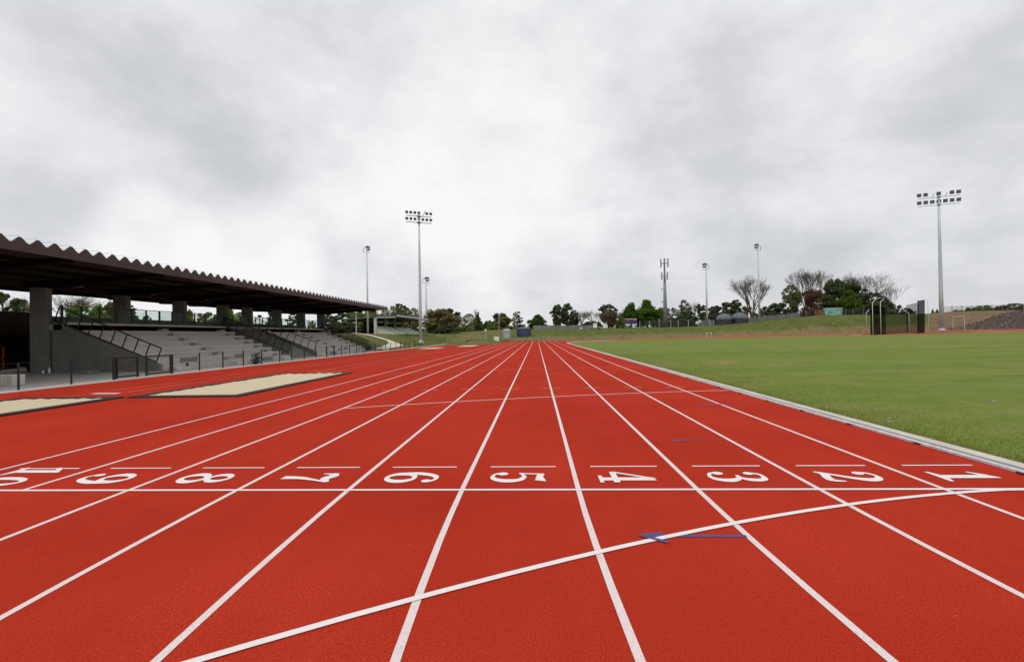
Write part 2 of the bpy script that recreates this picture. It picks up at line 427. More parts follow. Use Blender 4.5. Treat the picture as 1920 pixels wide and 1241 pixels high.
for i, (x, y) in enumerate(rib):
    a = Vector(rib[max(i-1, 0)]); b = Vector(rib[min(i+1, len(rib)-1)]); d = (b-a).normalized(); n = Vector((-d.y, d.x))
    s = min(1, max(0, (i-18)/18)) if True else 0
    for j, w in enumerate((0, 3.5, 7, 10.5)):
        q = Vector((x, y))+n*w
        zi = ZS*max(0, x); zo = max(farz(q.x), zi) if y > 95 else zi
        mb.v.append((q.x, q.y, (.006+zi+(zo-zi)*(w/10.5)) if q.x > 1.2 else -.012))
for i in range(len(rib)-1):
    for j in range(3):
        a = i*4+j; mb.f.append((a, a+1, a+5, a+4))
MT['track_far'] = simple('hazed_red_track', (.30, .095, .052), .95, .08, 0, .22, .12)  # distance haze mixed into the red, so the far bend is browner and duller
struct(mb.build('bend_track', MT['track_far']))
# lines round the far bend
mb = MB()
for w, wd in ((.05, .3), (6.2, .16), (10.3, .2)):
    base = len(mb.v)
    for i, (x, y) in enumerate(rib):
        if i < 22: continue
        a = Vector(rib[max(i-1, 0)]); b = Vector(rib[min(i+1, len(rib)-1)]); d = (b-a).normalized(); n = Vector((-d.y, d.x))
        zi = ZS*max(0, x)
        for ww in (w, w+wd):
            q = Vector((x, y))+n*ww
            zo = max(farz((Vector((x, y))+n*10.5).x), zi) if y > 95 else zi
            mb.v.append((q.x, q.y, .012+zi+(zo-zi)*ww/10.5))
    m = (len(mb.v)-base)//2
    for i in range(m-1): mb.f.append((base+2*i, base+2*i+1, base+2*i+3, base+2*i+2))
struct(mb.build('bend_lane_marking', MT['faint']))

# painted lines
Zp = .003
def arc_pts(off):
    pts = [(RB-math.sqrt((RB+off)**2-(FIN-y)**2), y) for y in np.linspace(-6, FIN, 18)]
    return pts+[(-off, y) for y in np.linspace(6.5, 121.2, 50)]
def strip(mb, pts, w, z):
    base = len(mb.v)
    for i, p in enumerate(pts):
        a = Vector(pts[max(i-1, 0)]); b = Vector(pts[min(i+1, len(pts)-1)]); d = (b-a).normalized(); n = Vector((-d.y, d.x))*(w/2)
        q = Vector(p); mb.v += [(*(q+n), z), (*(q-n), z)]
    for i in range(len(pts)-1):
        k = base+2*i; mb.f.append((k, k+1, k+3, k+2))
mb = MB()
for k in range(1, 11):
    pts = arc_pts(k*W)
    if k >= 9: pts = [p for p in pts if p[1] >= FIN-.001]
    strip(mb, pts, .052, Zp)
struct(mb.build('lane_marking', MT['white']))
mb = MB()
strip(mb, [(x, FIN) for x in np.linspace(-12.25, -.05, 12)], .05, Zp+.002)
th = np.linspace(0, .86, 40); RI = RB+.3
strip(mb, [(-.02, FIN-.005)]+[(RB-RI*(math.cos(t)+t*math.sin(t)), FIN+RI*(t*math.cos(t)-math.sin(t))) for t in th[6:]], .055, Zp+.0045)
strip(mb, [(-x, 13.86-2.71*(x/9.78)**1.5) for x in np.linspace(.05, 9.75, 24)], .05, Zp+.002)
struct(mb.build('start_marking', MT['white_crisp']))
mb = MB()
for k in range(1, 11):
    c = -(k-.5)*W+.01
    mb.add([(c-.4, 6.07, Zp+.002), (c+.4, 6.07, Zp+.002), (c+.4, 6.105, Zp+.002), (c-.4, 6.105, Zp+.002)], [(0, 1, 2, 3)])
for a, b in (((175, 738), (232, 736.6)), ((592, 699), (632, 697))):
    p, q = G(*a), G(*b); strip(mb, [(p.x, p.y), (q.x, p.y)], .22, Zp+.002)
struct(mb.build('dash_marking', MT['white_crisp']))
mb = MB()
strip(mb, [(-x, 23.8-1.42*(x/9.7)**1.5) for x in np.linspace(.05, 9.7, 24)], .045, Zp+.002)
for x in (-19.35, -18.35): strip(mb, [(x, 13.8), (x, 60)], .05, Zp+.002)
for x in (-16.05, -15.0): strip(mb, [(x, 22.3), (x, 79)], .05, Zp+.002)
struct(mb.build('runway_marking', MT['faint']))
mb = MB()
for k in range(1, 9):
    for s in (-1, 1): strip(mb, [(-k*W+s*.05, 14.9), (-k*W+s*.26, 14.9)], .06, Zp+.002)
struct(mb.build('tick_marking', MT['yellow']))
mb = MB()
strip(mb, [(-4.44, 4.01), (-3.66, 4.01)], .045, Zp+.0012)
strip(mb, [(-4.49, 4.015), (-4.30, 3.875)], .042, Zp+.006)
strip(mb, [(-4.49, 4.020), (-4.30, 4.062)], .042, Zp+.0016)
struct(mb.build('blue_arrow_marking', MT['blue']))
mb = MB()
strip(mb, [(-3.28, 7.53), (-3.02, 7.55)], .09, Zp+.0015); strip(mb, [(-3.02, 7.56), (-2.5, 7.6)], .035, Zp+.0015)
strip(mb, [(-1.75, 11.2), (-1.0, 11.3)], .09, Zp+.0015)
struct(mb.build('worn_arrow_marking', MT['blue_worn']))

# lane numbers
def crom(pts, n=8):
    out = []; P_ = [np.array(pts[0])]+[np.array(p) for p in pts]+[np.array(pts[-1])]
    for i in range(1, len(P_)-2):
        a, b, c, d = P_[i-1:i+3]
        for t in np.linspace(0, 1, n, endpoint=False):
            out.append(.5*((2*b)+(c-a)*t+(2*a-5*b+4*c-d)*t*t+(3*b-a-3*c+d)*t**3))
    out.append(P_[-2]); return out
def stroke(pts, ws):    # list of (right, up) outlines: quads
    q = crom([(*p, w*1.04) for p, w in zip(pts, ws)]); quads = []; L_, R2 = [], []
    for i, p in enumerate(q):
        a = q[max(i-1, 0)][:2]; b = q[min(i+1, len(q)-1)][:2]; d = b-a; d = d/(np.linalg.norm(d)+1e-9); n = np.array([-d[1], d[0]])*p[2]/2
        L_.append(p[:2]+n); R2.append(p[:2]-n)
    return ('strip', L_, R2)
def ring(c, rx, ry, ix, iy, n=36):
    t = np.linspace(0, 2*math.pi, n+1)
    return ('strip', [np.array([c[0]+rx*math.cos(a), c[1]+ry*math.sin(a)]) for a in t], [np.array([c[0]+ix*.95*math.cos(a), c[1]+iy*.98*math.sin(a)]) for a in t])
def ball(c, r): return ('poly', [np.array([c[0]+r*math.cos(a), c[1]+r*math.sin(a)]) for a in np.linspace(0, 2*math.pi, 16, endpoint=False)])
def poly(*p): return ('poly', [np.array(q) for q in p])
DIG = {
 '1': [poly((.26, .06), (.45, .06), (.45, 1.0), (.40, 1.0), (.26, .90)), poly((.06, 0), (.64, .0), (.64, .06), (.47, .12), (.24, .12), (.06, .07)), poly((.27, .93), (.06, .74), (.10, .69), (.27, .78))],
 '0': [ring((.33, .5), .33, .5, .15, .42)],
 '6': [ring((.33, .30), .33, .30, .15, .22), stroke([(.08, .34), (.08, .62), (.22, .90), (.42, .97), (.58, .88)], [.16, .17, .13, .07, .07]), ball((.55, .82), .09)],
 '9': [ring((.33, .70), .33, .30, .15, .22), stroke([(.58, .66), (.58, .38), (.44, .10), (.24, .03), (.08, .12)], [.16, .17, .13, .07, .07]), ball((.11, .18), .09)],
 '8': [ring((.33, .27), .33, .27, .15, .18), ring((.33, .76), .29, .24, .13, .16)],
 '3': [stroke([(.09, .78), (.16, .93), (.32, .965), (.50, .90), (.53, .72), (.42, .56), (.24, .53)], [.07, .08, .07, .13, .17, .10, .06]), ball((.13, .78), .09),
       stroke([(.24, .53), (.44, .50), (.56, .30), (.48, .10), (.30, .035), (.12, .10), (.08, .22)], [.06, .10, .19, .14, .07, .07, .07]), ball((.12, .23), .10)],
 '2': [ball((.13, .76), .10), stroke([(.08, .76), (.14, .91), (.32, .965), (.49, .88), (.54, .70), (.42, .48), (.24, .28), (.08, .10)], [.07, .08, .07, .14, .18, .13, .10, .08]),
       stroke([(.03, .03), (.18, .13), (.36, .08), (.54, .06), (.60, .14), (.63, .26)], [.05, .14, .14, .14, .10, .05])],
 '5': [poly((.12, 1.0), (.30, .965), (.58, 1.02), (.52, .82), (.30, .84), (.14, .86)), stroke([(.13, .98), (.11, .75), (.08, .52)], [.06, .06, .06]),
       stroke([(.08, .54), (.28, .62), (.50, .53), (.56, .30), (.46, .10), (.28, .035), (.12, .10), (.07, .22)], [.05, .08, .14, .19, .13, .07, .07, .07]), ball((.12, .22), .10)],
 '7': [stroke([(.07, .70), (.07, .86), (.06, 1.0)], [.05, .05, .05]), stroke([(.07, .86), (.20, .95), (.38, .86), (.60, .98)], [.14, .17, .17, .06]),
       stroke([(.60, .96), (.44, .62), (.34, .34), (.32, .02)], [.05, .09, .15, .18])],
 '4': [poly((.36, .0), (.54, .0), (.54, 1.0), (.48, 1.0), (.36, .84)), poly((.24, .0), (.66, .0), (.66, .07), (.24, .07)), poly((0, .24), (.66, .24), (.66, .35), (0, .35)), stroke([(.02, .30), (.26, .68), (.45, .99)], [.07, .07, .07])],
}
def digit(mb, ch, x0, y0, hgt, wid):
    for j, sh in enumerate(DIG[ch]):
        z = Zp+.003+j*.0008
        f = lambda p: (x0+p[1]*hgt, y0-p[0]*wid, z)
        if sh[0] == 'poly':
            mb.add([f(p) for p in sh[1]], [tuple(range(len(sh[1])))])
        else:
            A, B = sh[1], sh[2]; n = len(A)
            mb.add([f(p) for p in A]+[f(p) for p in B], [(i, i+1, n+i+1, n+i) for i in range(n-1)])
words = ['one', 'two', 'three', 'four', 'five', 'six', 'seven', 'eight', 'nine', 'ten']
for k in range(1, 11):
    mb = MB(); c = -(k-.5)*W-.03
    if k < 10: digit(mb, str(k), c-.32, 5.84, .62, .62)
    else:
        digit(mb, '1', c-.30, 6.16, .64, .60); digit(mb, '0', c-.33, 5.70, .64, .60)
    o = mb.build('lane_number', MT['white_crisp'], recalc=False)
    tag(o, 'white painted number %d lying sideways in lane %s at the finish line' % (k, words[k-1]), 'lane number', 'lane numbers at the finish line')

# aluminium kerb, drain slot and edging strip
path = [p for p in KP if p[1] < 108.5 and p[0] < 16]
def ribbon(prof, pts, name, mat, parent=None):
    m = MB(); n = len(prof)
    for i, p in enumerate(pts):
        a = Vector(pts[max(i-1, 0)]); b = Vector(pts[min(i+1, len(pts)-1)]); d = (b-a).normalized(); nn = Vector((d.y, -d.x))
        for w, z in prof:
            q = Vector(p)+nn*w; m.v.append((q.x, q.y, z+ZS*max(0, q.x)))
    for i in range(len(pts)-1):
        for j in range(n-1): k = i*n+j; m.f.append((k, k+1, k+n+1, k+n))
    return m.build(name, mat, parent)
kr = thing('kerb_rail', 'silver aluminium kerb rail along the inside edge of lane one beside the grass', 'kerb')
ribbon([(0, .004), (.004, .030), (.018, .040), (.042, .042), (.055, .034), (.062, .026), (.095, .026), (.104, .018), (.106, .004)], path, 'rail', MT['alu'], kr)
ribbon([(.106, .004), (.165, .004)], path, 'drain_slot', MT['black_rubber'], kr)
ribbon([(.165, .0), (.166, .028), (.33, .032), (.40, .012)], path, 'edging', MT['conc_light'], kr)
for y in np.arange(4.2, 60, 1.5):
    x = kerb_x(y); MB().box(x-.012, x-.001, y-.06, y+.06, .004, .02).build('bracket', MT['black_rubber'], kr)

# grass blades near the kerb (uncountable)
def grass_blades():
    n = 34000
    t = RNG.random(n)**1.5
    y = 4.5+t*34
    xmax = np.clip((y*1.02)-5.29, .6, None)
    x = .40+RNG.exponential(.9, n)*(.6+y/20)
    edge = RNG.random(n) < .25
    x[edge] = .35+np.abs(RNG.normal(0, .10, edge.sum())); 
    h = RNG.uniform(.012, .030, n)*(1+.9*(edge)); w = RNG.uniform(.003, .006, n)*(1+y/14)
    a = RNG.random(n)*2*math.pi; ln = RNG.normal(0, .012, (n, 2))
    z = .012+ZS*x
    p = np.zeros((n, 3, 3))
    p[:, 0] = np.stack([x-np.cos(a)*w, y-np.sin(a)*w, z], 1); p[:, 1] = np.stack([x+np.cos(a)*w, y+np.sin(a)*w, z], 1)
    p[:, 2] = np.stack([x+ln[:, 0], y+ln[:, 1], z+h], 1)
    me = bpy.data.meshes.new('grass'); me.vertices.add(3*n); me.vertices.foreach_set('co', p.ravel())
    me.loops.add(3*n); me.loops.foreach_set('vertex_index', np.arange(3*n, dtype=np.int32))
    me.polygons.add(n); me.polygons.foreach_set('loop_start', np.arange(0, 3*n, 3, dtype=np.int32)); me.polygons.foreach_set('loop_total', np.full(n, 3, dtype=np.int32))
    me.update(); me.validate(); me.materials.append(MT['blades'])
    o = bpy.data.objects.new('grass', me); C.objects.link(o); o['kind'] = 'stuff'
    o['label'] = 'short mown green grass of the infield beside the kerb'; o['category'] = 'grass'
grass_blades()

# sprinkler covers set in the grass
for u, v, lb in ((1667, 787, 'small pale sprinkler cover in the grass near the kerb'), (1862, 751, 'small grey sprinkler cover farther out on the grass at the right')):
    p = G(u, v, .05); o = MB().lathe([(.0, 0), (.075, .0), (.07, .014), (.0, .018)], 14).build('sprinkler_cover', MT['galv_dark'], None, True, loc=(p.x, p.y, ZS*p.x+.014)); tag(o, lb, 'sprinkler cover')
# sand pits
def pit(x0, x1, y0, y1, label, bw=.28):
    t = thing('sand_pit', label, 'sand pit', (x0, y0, 0), 0, 'long jump pits beside the track')
    w, l = x1-x0, y1-y0
    m = MB(); nx, ny = 22, 60
    for j in range(ny+1):
        for i in range(nx+1):
            z = .034+.016*math.sin(i*1.7+j*.6)*math.sin(j*1.1)+random.uniform(-.008, .008)
            if i in (0, nx) or j in (0, ny): z = .010
            m.v.append((w*i/nx, l*j/ny, z))
    for j in range(ny):
        for i in range(nx): k = j*(nx+1)+i; m.f.append((k, k+1, k+nx+2, k+nx+1))
    m.build('sand', MT['sand'], t, True)
    m = MB(); b = bw
    m.box(-b, -.004, -b, l+b, 0, .042); m.box(w+.004, w+b, -b, l+b, 0, .042); m.box(-.004, w+.004, -b, -.004, 0, .041); m.box(-.004, w+.004, l+.004, l+b, 0, .041)
    bevel(m.build('border', MT['black_rubber'], t), .01)
pit(-20.0, -17.45, 5.2, 13.45, 'pale sand pit at the left edge of the photo, nearest the front fence')
pit(-16.75, -14.0, 13.9, 22.0, 'pale sand pit with black rubber border beside the running lanes')
pit(-20.6, -18.0, 62, 69, 'far sand pit seen edge-on below the end of the fence', .1)
pit(-17.2, -14.6, 72, 81, 'farthest thin sand pit where the red apron meets the grass', .1)

# paving
mb = MB(); mb.box(-40, -22.55, 4, 60.5, -.05, .012)
struct(mb.build('paving', MT['conc']))
mb = MB(); mb.box(-23.25, -22.552, 4, 95, -.04, .022)
struct(mb.build('kerb_strip', MT['conc_light']))

# ------------------------------------------------------------------ terrain
TT = [  # photo column, foot depth, foot z, crest depth, crest row in the photo
 (560, 90, -.08, 150, 622), (850, 92, -.08, 150, 622), (900, 100, -.06, 150, 620.5), (940, 122, -.06, 147, 618.5), (985, 123, -.06, 142, 618), (1006, 123, .0, 140, 617.5), (1067, 124, .10, 140, 617.5), (1100, 124, .16, 140, 617.3),
 (1200, 124, .32, 140, 615), (1300, 124, .47, 140, 612.5), (1340, 124, .49, 140, 610.6), (1400, 124, .54, 140, 605.5), (1450, 124, .58, 140, 600), (1500, 124, .62, 140, 594.5),
 (1540, 124, .66, 140, 591), (1600, 124, .75, 141, 590.5), (1640, 124, .85, 142, 590.5), (1740, 125, 1.02, 145, 588), (1771, 125, 1.02, 146, 585), (1846, 125, 1.0, 148, 582.5), (1920, 125, 1.0, 150, 581.5), (2100, 125, 1.0, 150, 580)]
T_t = [RAT(r[0]) for r in TT]; T_fy = [r[1] for r in TT]; T_fz = [r[2] for r in TT]; T_cy = [r[3] for r in TT]
T_cz = [P(r[0], r[4], r[3]).z for r in TT]
def S(t): t = min(1, max(0, t)); return t*t*(3-2*t)
def tz(x, y):
    t = (x-CX)/max(y, 1)
    fy = np.interp(t, T_t, T_fy); fz = np.interp(t, T_t, T_fz); cy = np.interp(t, T_t, T_cy); cz = np.interp(t, T_t, T_cz)
    if y < fy: z = -.10 if y < fy-1.5 else fz-.12*(fy-y)/1.5
    elif y < cy:
        s = (y-fy)/(cy-fy); z = fz+(cz-fz)*(.45*s+.55*S(s))
    else: z = cz+.012*(y-cy)
    bank = 2.25*S((-24.4-x)/9.5)*S((y-60.2)/3.5)
    back = 2.5*S((-41.5-x)/2)
    return float(max(z, bank if bank > .001 else -9, back if x < -41.6 else -9))
def terrain():
    tl = np.concatenate([np.linspace(-3.2, -.5, 60), np.linspace(-.49, 1.25, 210)]); yl = np.concatenate([np.arange(18, 90, 2.), np.arange(90, 175, 1.25), 175*1.06**np.arange(0, 40)])
    vs, dry, ear, sto = [], [], [], []
    rs = random.Random(3)
    for y in yl:
        for t in tl:
            x = CX+t*y; z = tz(x, y)
            if z > .05: z += rs.uniform(-.05, .05)
            fy = np.interp(t, T_t, T_fy); cy = np.interp(t, T_t, T_cy); s = (y-fy)/(cy-fy)
            u = float(np.interp(t, T_t, [r[0] for r in TT]))
            d = 1.0-1.1*S((s-.18)/.4) if s < 1 else .1
            if u < 960: d = .55
            if x < -24: d = .42
            e = 0.
            if u > 1500: e = max(e, .35*S((s-.3)/.3)*S((u-1500)/40)*(1-S((u-1560)/40)))
            if u > 1735: e = .75*S((u-1735)/12)
            st = 0.
            if u > 1775 and 0 <= s < .99:
                lim = .16+.80*min(1, max(0, (u-1796)/122))
                st = .9*S((lim-s)/.12+.5)
                if z > .8 and st > .4: z += rs.uniform(-.15, .15)
            if u > 1640 and u < 1736: e = max(e, .3)
            vs.append((x, y, z)); dry.append(d); ear.append(e); sto.append(st)
    n = len(tl); fs = []
    for j in range(len(yl)-1):
        for i in range(n-1):
            a = j*n+i
            if max(vs[k][2] for k in (a, a+1, a+n, a+n+1)) > -.095: fs.append((a, a+1, a+n+1, a+n))
    me = bpy.data.meshes.new('hillside'); me.from_pydata(vs, [], fs); me.update()
    for nm, data in (('dry', dry), ('earth', ear), ('stone', sto)):
        at = me.attributes.new(nm, 'FLOAT', 'POINT'); at.data.foreach_set('value', data)
    me.polygons.foreach_set('use_smooth', [True]*len(me.polygons)); me.materials.append(MT['hill'])
    o = bpy.data.objects.new('hillside', me); C.objects.link(o); struct(o)
terrain()
def rubble():
    rs = random.Random(9); m = MB(); k = 0
    while k < 2600:
        u = rs.uniform(1778, 2010); t = RAT(u); fy = float(np.interp(t, T_t, T_fy)); cy = float(np.interp(t, T_t, T_cy))
        lim = .16+.80*min(1, max(0, (u-1796)/122)); sv = rs.uniform(0, lim*1.04)
        y = fy+(cy-fy)*sv; x = CX+t*y; r = rs.uniform(.08, .2)*(1.9 if rs.random() < .12 else 1)
        c = Vector((x, y, tz(x, y)+r*.25)); base = len(m.v); k += 1
        for d in ((1, 0, 0), (-1, 0, 0), (0, 1, 0), (0, -1, 0), (0, 0, 1), (0, 0, -1)):
            q = Vector(d)*r*rs.uniform(.6, 1.3)+Vector((rs.uniform(-.3, .3), rs.uniform(-.3, .3), rs.uniform(-.3, .3)))*r
            m.v.append(tuple(c+q))
        for f in ((0, 2, 4), (2, 1, 4), (1, 3, 4), (3, 0, 4), (2, 0, 5), (1, 2, 5), (3, 1, 5), (0, 3, 5)): m.f.append(tuple(base+i for i in f))
    o = m.build('rubble', MT['rubble'], recalc=False); o['kind'] = 'stuff'; o['label'] = 'grey brown broken stone spread over the bank at the far right'; o['category'] = 'rubble'
rubble()
# pale footpath up the bank beside the far stand
mb = MB()
pc = [(-25.0, 61.5), (-25.6, 66), (-26.4, 72), (-27.2, 76), (-29.0, 77.5), (-33, 75), (-38, 72), (-44, 69)]
pw = [1.5, 1.5, 1.7, 2.2, 2.2, 1.5, 1.4, 1.4]
cr = crom([(*p, w) for p, w in zip(pc, pw)], 8)
for i, p in enumerate(cr):
    a = cr[max(i-1, 0)][:2]; b = cr[min(i+1, len(cr)-1)][:2]; d = b-a; d = d/(np.linalg.norm(d)+1e-9); n = np.array([-d[1], d[0]])*p[2]/2
    for s in (-1, -.33, .33, 1):
        q = p[:2]+n*s; mb.v.append((q[0], q[1], tz(q[0], q[1])+.10))
for i in range(len(cr)-1):
    for j in range(3): k = i*4+j; mb.f.append((k, k+1, k+5, k+4))
struct(mb.build('path', MT['conc_path']))
# bare soil at the end of the chute
mb = MB(); mb.box(-17, -7.2, 122.0, 128, -.1, .12)
struct(mb.build('soil', MT['soil']))

# ------------------------------------------------------------------ grandstand
GS = thing('grandstand', 'long concrete grandstand with brown zigzag-edged roof beside the track', 'grandstand', (-32, 25.5, 0))
def gadd(o):      # parent while keeping world placement
    o.parent = GS; o.matrix_parent_inverse = Matrix.Translation((32, -25.5, 0)); return o
def sub(o, par):
    o.parent = par; return o
FX, NT, DX, Z0, DZ = -25.5, 7, .767, .31, .327
Y1, Y2, Y3, Y4 = 25.75, 39.7, 44.55, 58.6
CZ = Z0+DZ*NT     # concourse level 2.6
XB = FX-DX*NT     # back of the tiers
def profile(zoff=0.):
    p = [(FX, 0)]
    for k in range(NT): p += [(FX-DX*k, Z0+DZ*k+zoff), (FX-DX*(k+1), Z0+DZ*k+zoff)]
    p += [(XB, CZ), (XB, 0)]
    return p
tier_objs = []
for a, b in ((Y1, Y2), (Y3, Y4)):
    o = gadd(MB().prism(profile(), 'y', a, b).build('seating_tier', MT['conc_tier'])); bevel(o, .012, 1); tier_objs.append(o)
# half-height aisle steps
for yc, ti in ((32.5, 0), (38.7, 0), (45.6, 1), (51.6, 1), (57.7, 1)):
    for k in range(NT-1+1):
        x = FX-DX*(k+1); z = Z0+DZ*k
        m = MB().box(x+.002, x+.36, yc-.30, yc+.30, z-.01, z+DZ*.5)
        s = m.build('aisle_step', MT['step']); s.parent = tier_objs[ti]
    m = MB().box(FX+.002, FX+.36, yc-.6, yc+.6, 0, Z0*.5)
    s = m.build('aisle_step', MT['conc_light']); s.parent = tier_objs[ti]
s = MB().box(FX+.002, FX+.5, 26.2, 27.3, 0, .16).build('front_step', MT['conc_light']); s.parent = tier_objs[0]
# vents and round outlets in the front risers
for i, (y, x, z, w) in enumerate(((27.7, FX, .22, .0), (28.9, FX-DX, .48, .75), (33.9, FX-DX, .48, .5), (36.3, FX, .15, .7), (46.9, FX, .2, 0), (48.3, FX, .16, .8), (53.5, FX-DX, .48, .5), (55.5, FX, .2, 0))):
    if w: o = MB().box(x-.01, x+.015, y-w, y+w, z-.13, z+.13).build('vent', MT['conc_dark'])
    else: o = MB().tube([(x-.02, y, z), (x+.02, y, z)], .11, 14).build('drain_outlet', MT['black_metal'])
    o.parent = tier_objs[0 if y < 40 else 1]
# flank walls
def flank(y0, y1, mat):
    top = [(FX+.06, 0), (FX+.06, .36), (XB-.5, CZ+.16), (XB-.5, 0)]
    return gadd(MB().prism(top, 'y', y0, y1).build('flank_wall', mat))
flank(Y1-.25, Y1-.002, MT['conc_dark']); flank(Y2+.002, Y2+.25, MT['conc_dark'])
flank(Y3-.25, Y3-.002, MT['conc_dark']); flank(Y4+.002, Y4+.25, MT['conc_dark'])
# concourse deck, stair in the gap, wall below
gadd(MB().box(-32.6, XB-.002, Y1-.25, Y4+2.0, CZ-.3, CZ).build('concourse_deck', MT['conc_tier']))
gadd(MB().box(-38.2, -32.602, 31.802, Y4+2.0, CZ-.3, CZ).build('concourse_deck', MT['conc_tier']))
m = MB()
for k in range(15):
    m.box(XB+.0-.0+(FX-XB)*(k/15), XB+(FX-XB)*((k+1)/15), Y2+.252, Y3-.252, 0, CZ*(1-(k+.5)/15))
gadd(m.build('stair', MT['conc_dark']))
gadd(MB().box(XB-.6, XB-.35, Y1-.24, Y4+.2, 0, CZ-.302).build('under_wall', MT['conc_dark']))
# railings on the flanks
def railing(y, name='stair_railing', filled=False):
    a = Vector((FX-.20, y, .50)); b = Vector((XB-.55, y, 2.84)); d = (b-a).normalized(); n = Vector((-d.z if d.z > 0 else d.z, 0, abs(d.x))); n = Vector((d.z, 0, -d.x)) if Vector((d.z, 0, -d.x)).z > 0 else Vector((-d.z, 0, d.x))
    h = .78; m = MB(); m.bar(a, b, .05); m.bar(a+n*h, b+n*h, .055); m.bar(a-n*.10, b-n*.10, .045)
    for k in range(10):
        p = a.lerp(b, k/9); m.bar(p-n*.10, p+n*h, .045, .045)
    r = gadd(m.build(name, MT['black_metal']))
    if filled:
        f = MB().add([a+n*.03, b+n*.03, b+n*(h-.03), a+n*(h-.03)], [(0, 1, 2, 3)])
        # woven infill sheet with a little thickness
        f2 = f.build('mesh_infill', MT['mesh']); f2.parent = r
        so = f2.modifiers.new('thick', 'SOLIDIFY'); so.thickness = .006
    return r
railing(Y1-.12); railing(Y2+.12, filled=True); railing(Y3-.12); railing(Y4+.12, filled=True)
# balustrade along the concourse
bal = gadd(MB().bar((XB-.30, Y1, CZ+1.06), (XB-.30, Y4, CZ+1.06), .05).build('balustrade', MT['black_metal']))
nb = 28; ybs = [Y1+.05+(Y4-Y1-.1)*i/nb for i in range(nb+1)]
for i, y in enumerate(ybs):
    if Y2+.4 < y < Y3-.4 and False: continue
    w = .085 if i % 6 else .12
    o = MB().box(XB-.30-.03, XB-.30+.03, y-w/2, y+w/2, CZ-.02, CZ+1.085).build('post', MT['black_metal']); o.parent = bal
    if i < nb:
        o = MB().box(XB-.306, XB-.294, y+.06, ybs[i+1]-.06, CZ+.08, CZ+1.0).build('glass_panel', MT['glass']); o.parent = bal
gadd(MB().box(-33.3, -33.1, Y1+6, Y4, CZ+.002, CZ+.55).build('upstand', MT['conc_dark']))
gadd(MB().box(-33.3, -33.1, 31.85-5.8, Y1+5.98, CZ-.35, CZ+.55).build('upstand', MT['conc_dark']))
# columns
gadd(MB().box(XB-.24, XB-.06, Y1, Y4, CZ+.001, CZ+.13).build('nib_wall', MT['conc_tier']))
COLS = [25.5, 30.75, 35.95, 41.05, 44.65, 49.85, 55.1, 60.4]
ROOF_B, ROOF_F = 4.62, 5.14
def soff(x): return ROOF_B+(ROOF_F-ROOF_B)*min(1, max(0, (x+32.5)/7.5))   # underside height at x
for y in COLS:
    bevel(gadd(MB().box(-32.5, -31.6, y-.2, y+.2, 0, 4.70).build('column', MT['conc_dark'])), .02, 1)
# roof: corrugated folded sheet, beams, fascia
RF, RBK, RY0, RY1, PT = -25.0, -37.5, 6.5, 64.2, .696
ph = 17.98
n0 = math.floor((RY0-ph)/PT); n1 = math.ceil((RY1-ph)/PT)
m = MB()
ridge = []
for i in range(n0, n1+1):
    yc = ph+i*PT
    ridge += [(yc-PT*.5+.055, 0), (yc-.045, .215), (yc+.045, .215), (yc+PT*.5-.055, 0)]
xs = [(RF-.02, ROOF_F+.22), (-32.5, ROOF_B+.42), (RBK, ROOF_B+.48)]
for (y, h) in ridge:
    for x, z in xs: m.v.append((x, y, z+h*.3))
for i in range(len(ridge)-1):
    for j in range(2): a = i*3+j; m.f.append((a, a+1, a+4, a+3))
roof = gadd(m.build('roof', MT['roof_brown']))
def rsub(o): o.parent = roof; return o
# front fascia following the folds
m = MB(); base = 0
for (y, h) in ridge:
    for x in (RF+.03, RF-.012):
        m.v += [(x, y, ROOF_F+.0), (x, y, ROOF_F+.335+h)]
for i in range(len(ridge)-1):
    a = i*4; b = a+4
    m.f += [(a, b, b+1, a+1), (a+2, a+3, b+3, b+2), (a+1, b+1, b+3, a+3), (a, a+2, b+2, b)]
rsub(m.build('fascia', MT['roof_brown']))
ye0, ye1 = ridge[0][0], ridge[-1][0]
m = MB(); m.add([(RF-.02, ye0, ROOF_F+.10), (-32.5, ye0, ROOF_B+.30), (RBK, ye0, ROOF_B+.34), (RF-.02, ye1, ROOF_F+.10), (-32.5, ye1, ROOF_B+.30), (RBK, ye1, ROOF_B+.34)], [(0, 1, 4, 3), (1, 2, 5, 4)])
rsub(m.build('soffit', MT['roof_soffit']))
for y in [9.5, 14.8, 20.2]+COLS:
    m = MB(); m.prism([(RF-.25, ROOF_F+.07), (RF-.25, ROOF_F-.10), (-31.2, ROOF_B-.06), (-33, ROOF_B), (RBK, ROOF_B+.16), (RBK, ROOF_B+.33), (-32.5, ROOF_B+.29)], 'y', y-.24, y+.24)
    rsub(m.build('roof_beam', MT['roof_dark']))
for x in (-26.6, -28.4, -30.2, -34.4, -36.6):
    zt = (ROOF_F+.10+(x+25.02)/(-7.48)*(ROOF_B+.30-ROOF_F-.10)) if x > -32.5 else ROOF_B+.31
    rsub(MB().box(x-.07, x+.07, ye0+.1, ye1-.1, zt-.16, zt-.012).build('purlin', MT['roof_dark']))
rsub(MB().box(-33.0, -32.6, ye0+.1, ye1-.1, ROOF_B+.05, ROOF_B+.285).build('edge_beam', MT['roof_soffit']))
for y in COLS[:-1]:
    rsub(MB().box(-31.45, -30.25, y+.55, y+.62, 4.66, 4.72).build('strip_light', MT['lamp_white']))
w0 = rsub(MB().bar((RF-.02, 0, ROOF_F+.60), (RF-1.2, 0, ROOF_F+.60), .012).build('ridge_wire', MT['galv']))
for i in range(n0, n1+1):
    q = w0 if i == n0 else w0.copy()
    if i != n0: C.objects.link(q)
    q.location = (0, ph+i*PT, 0)
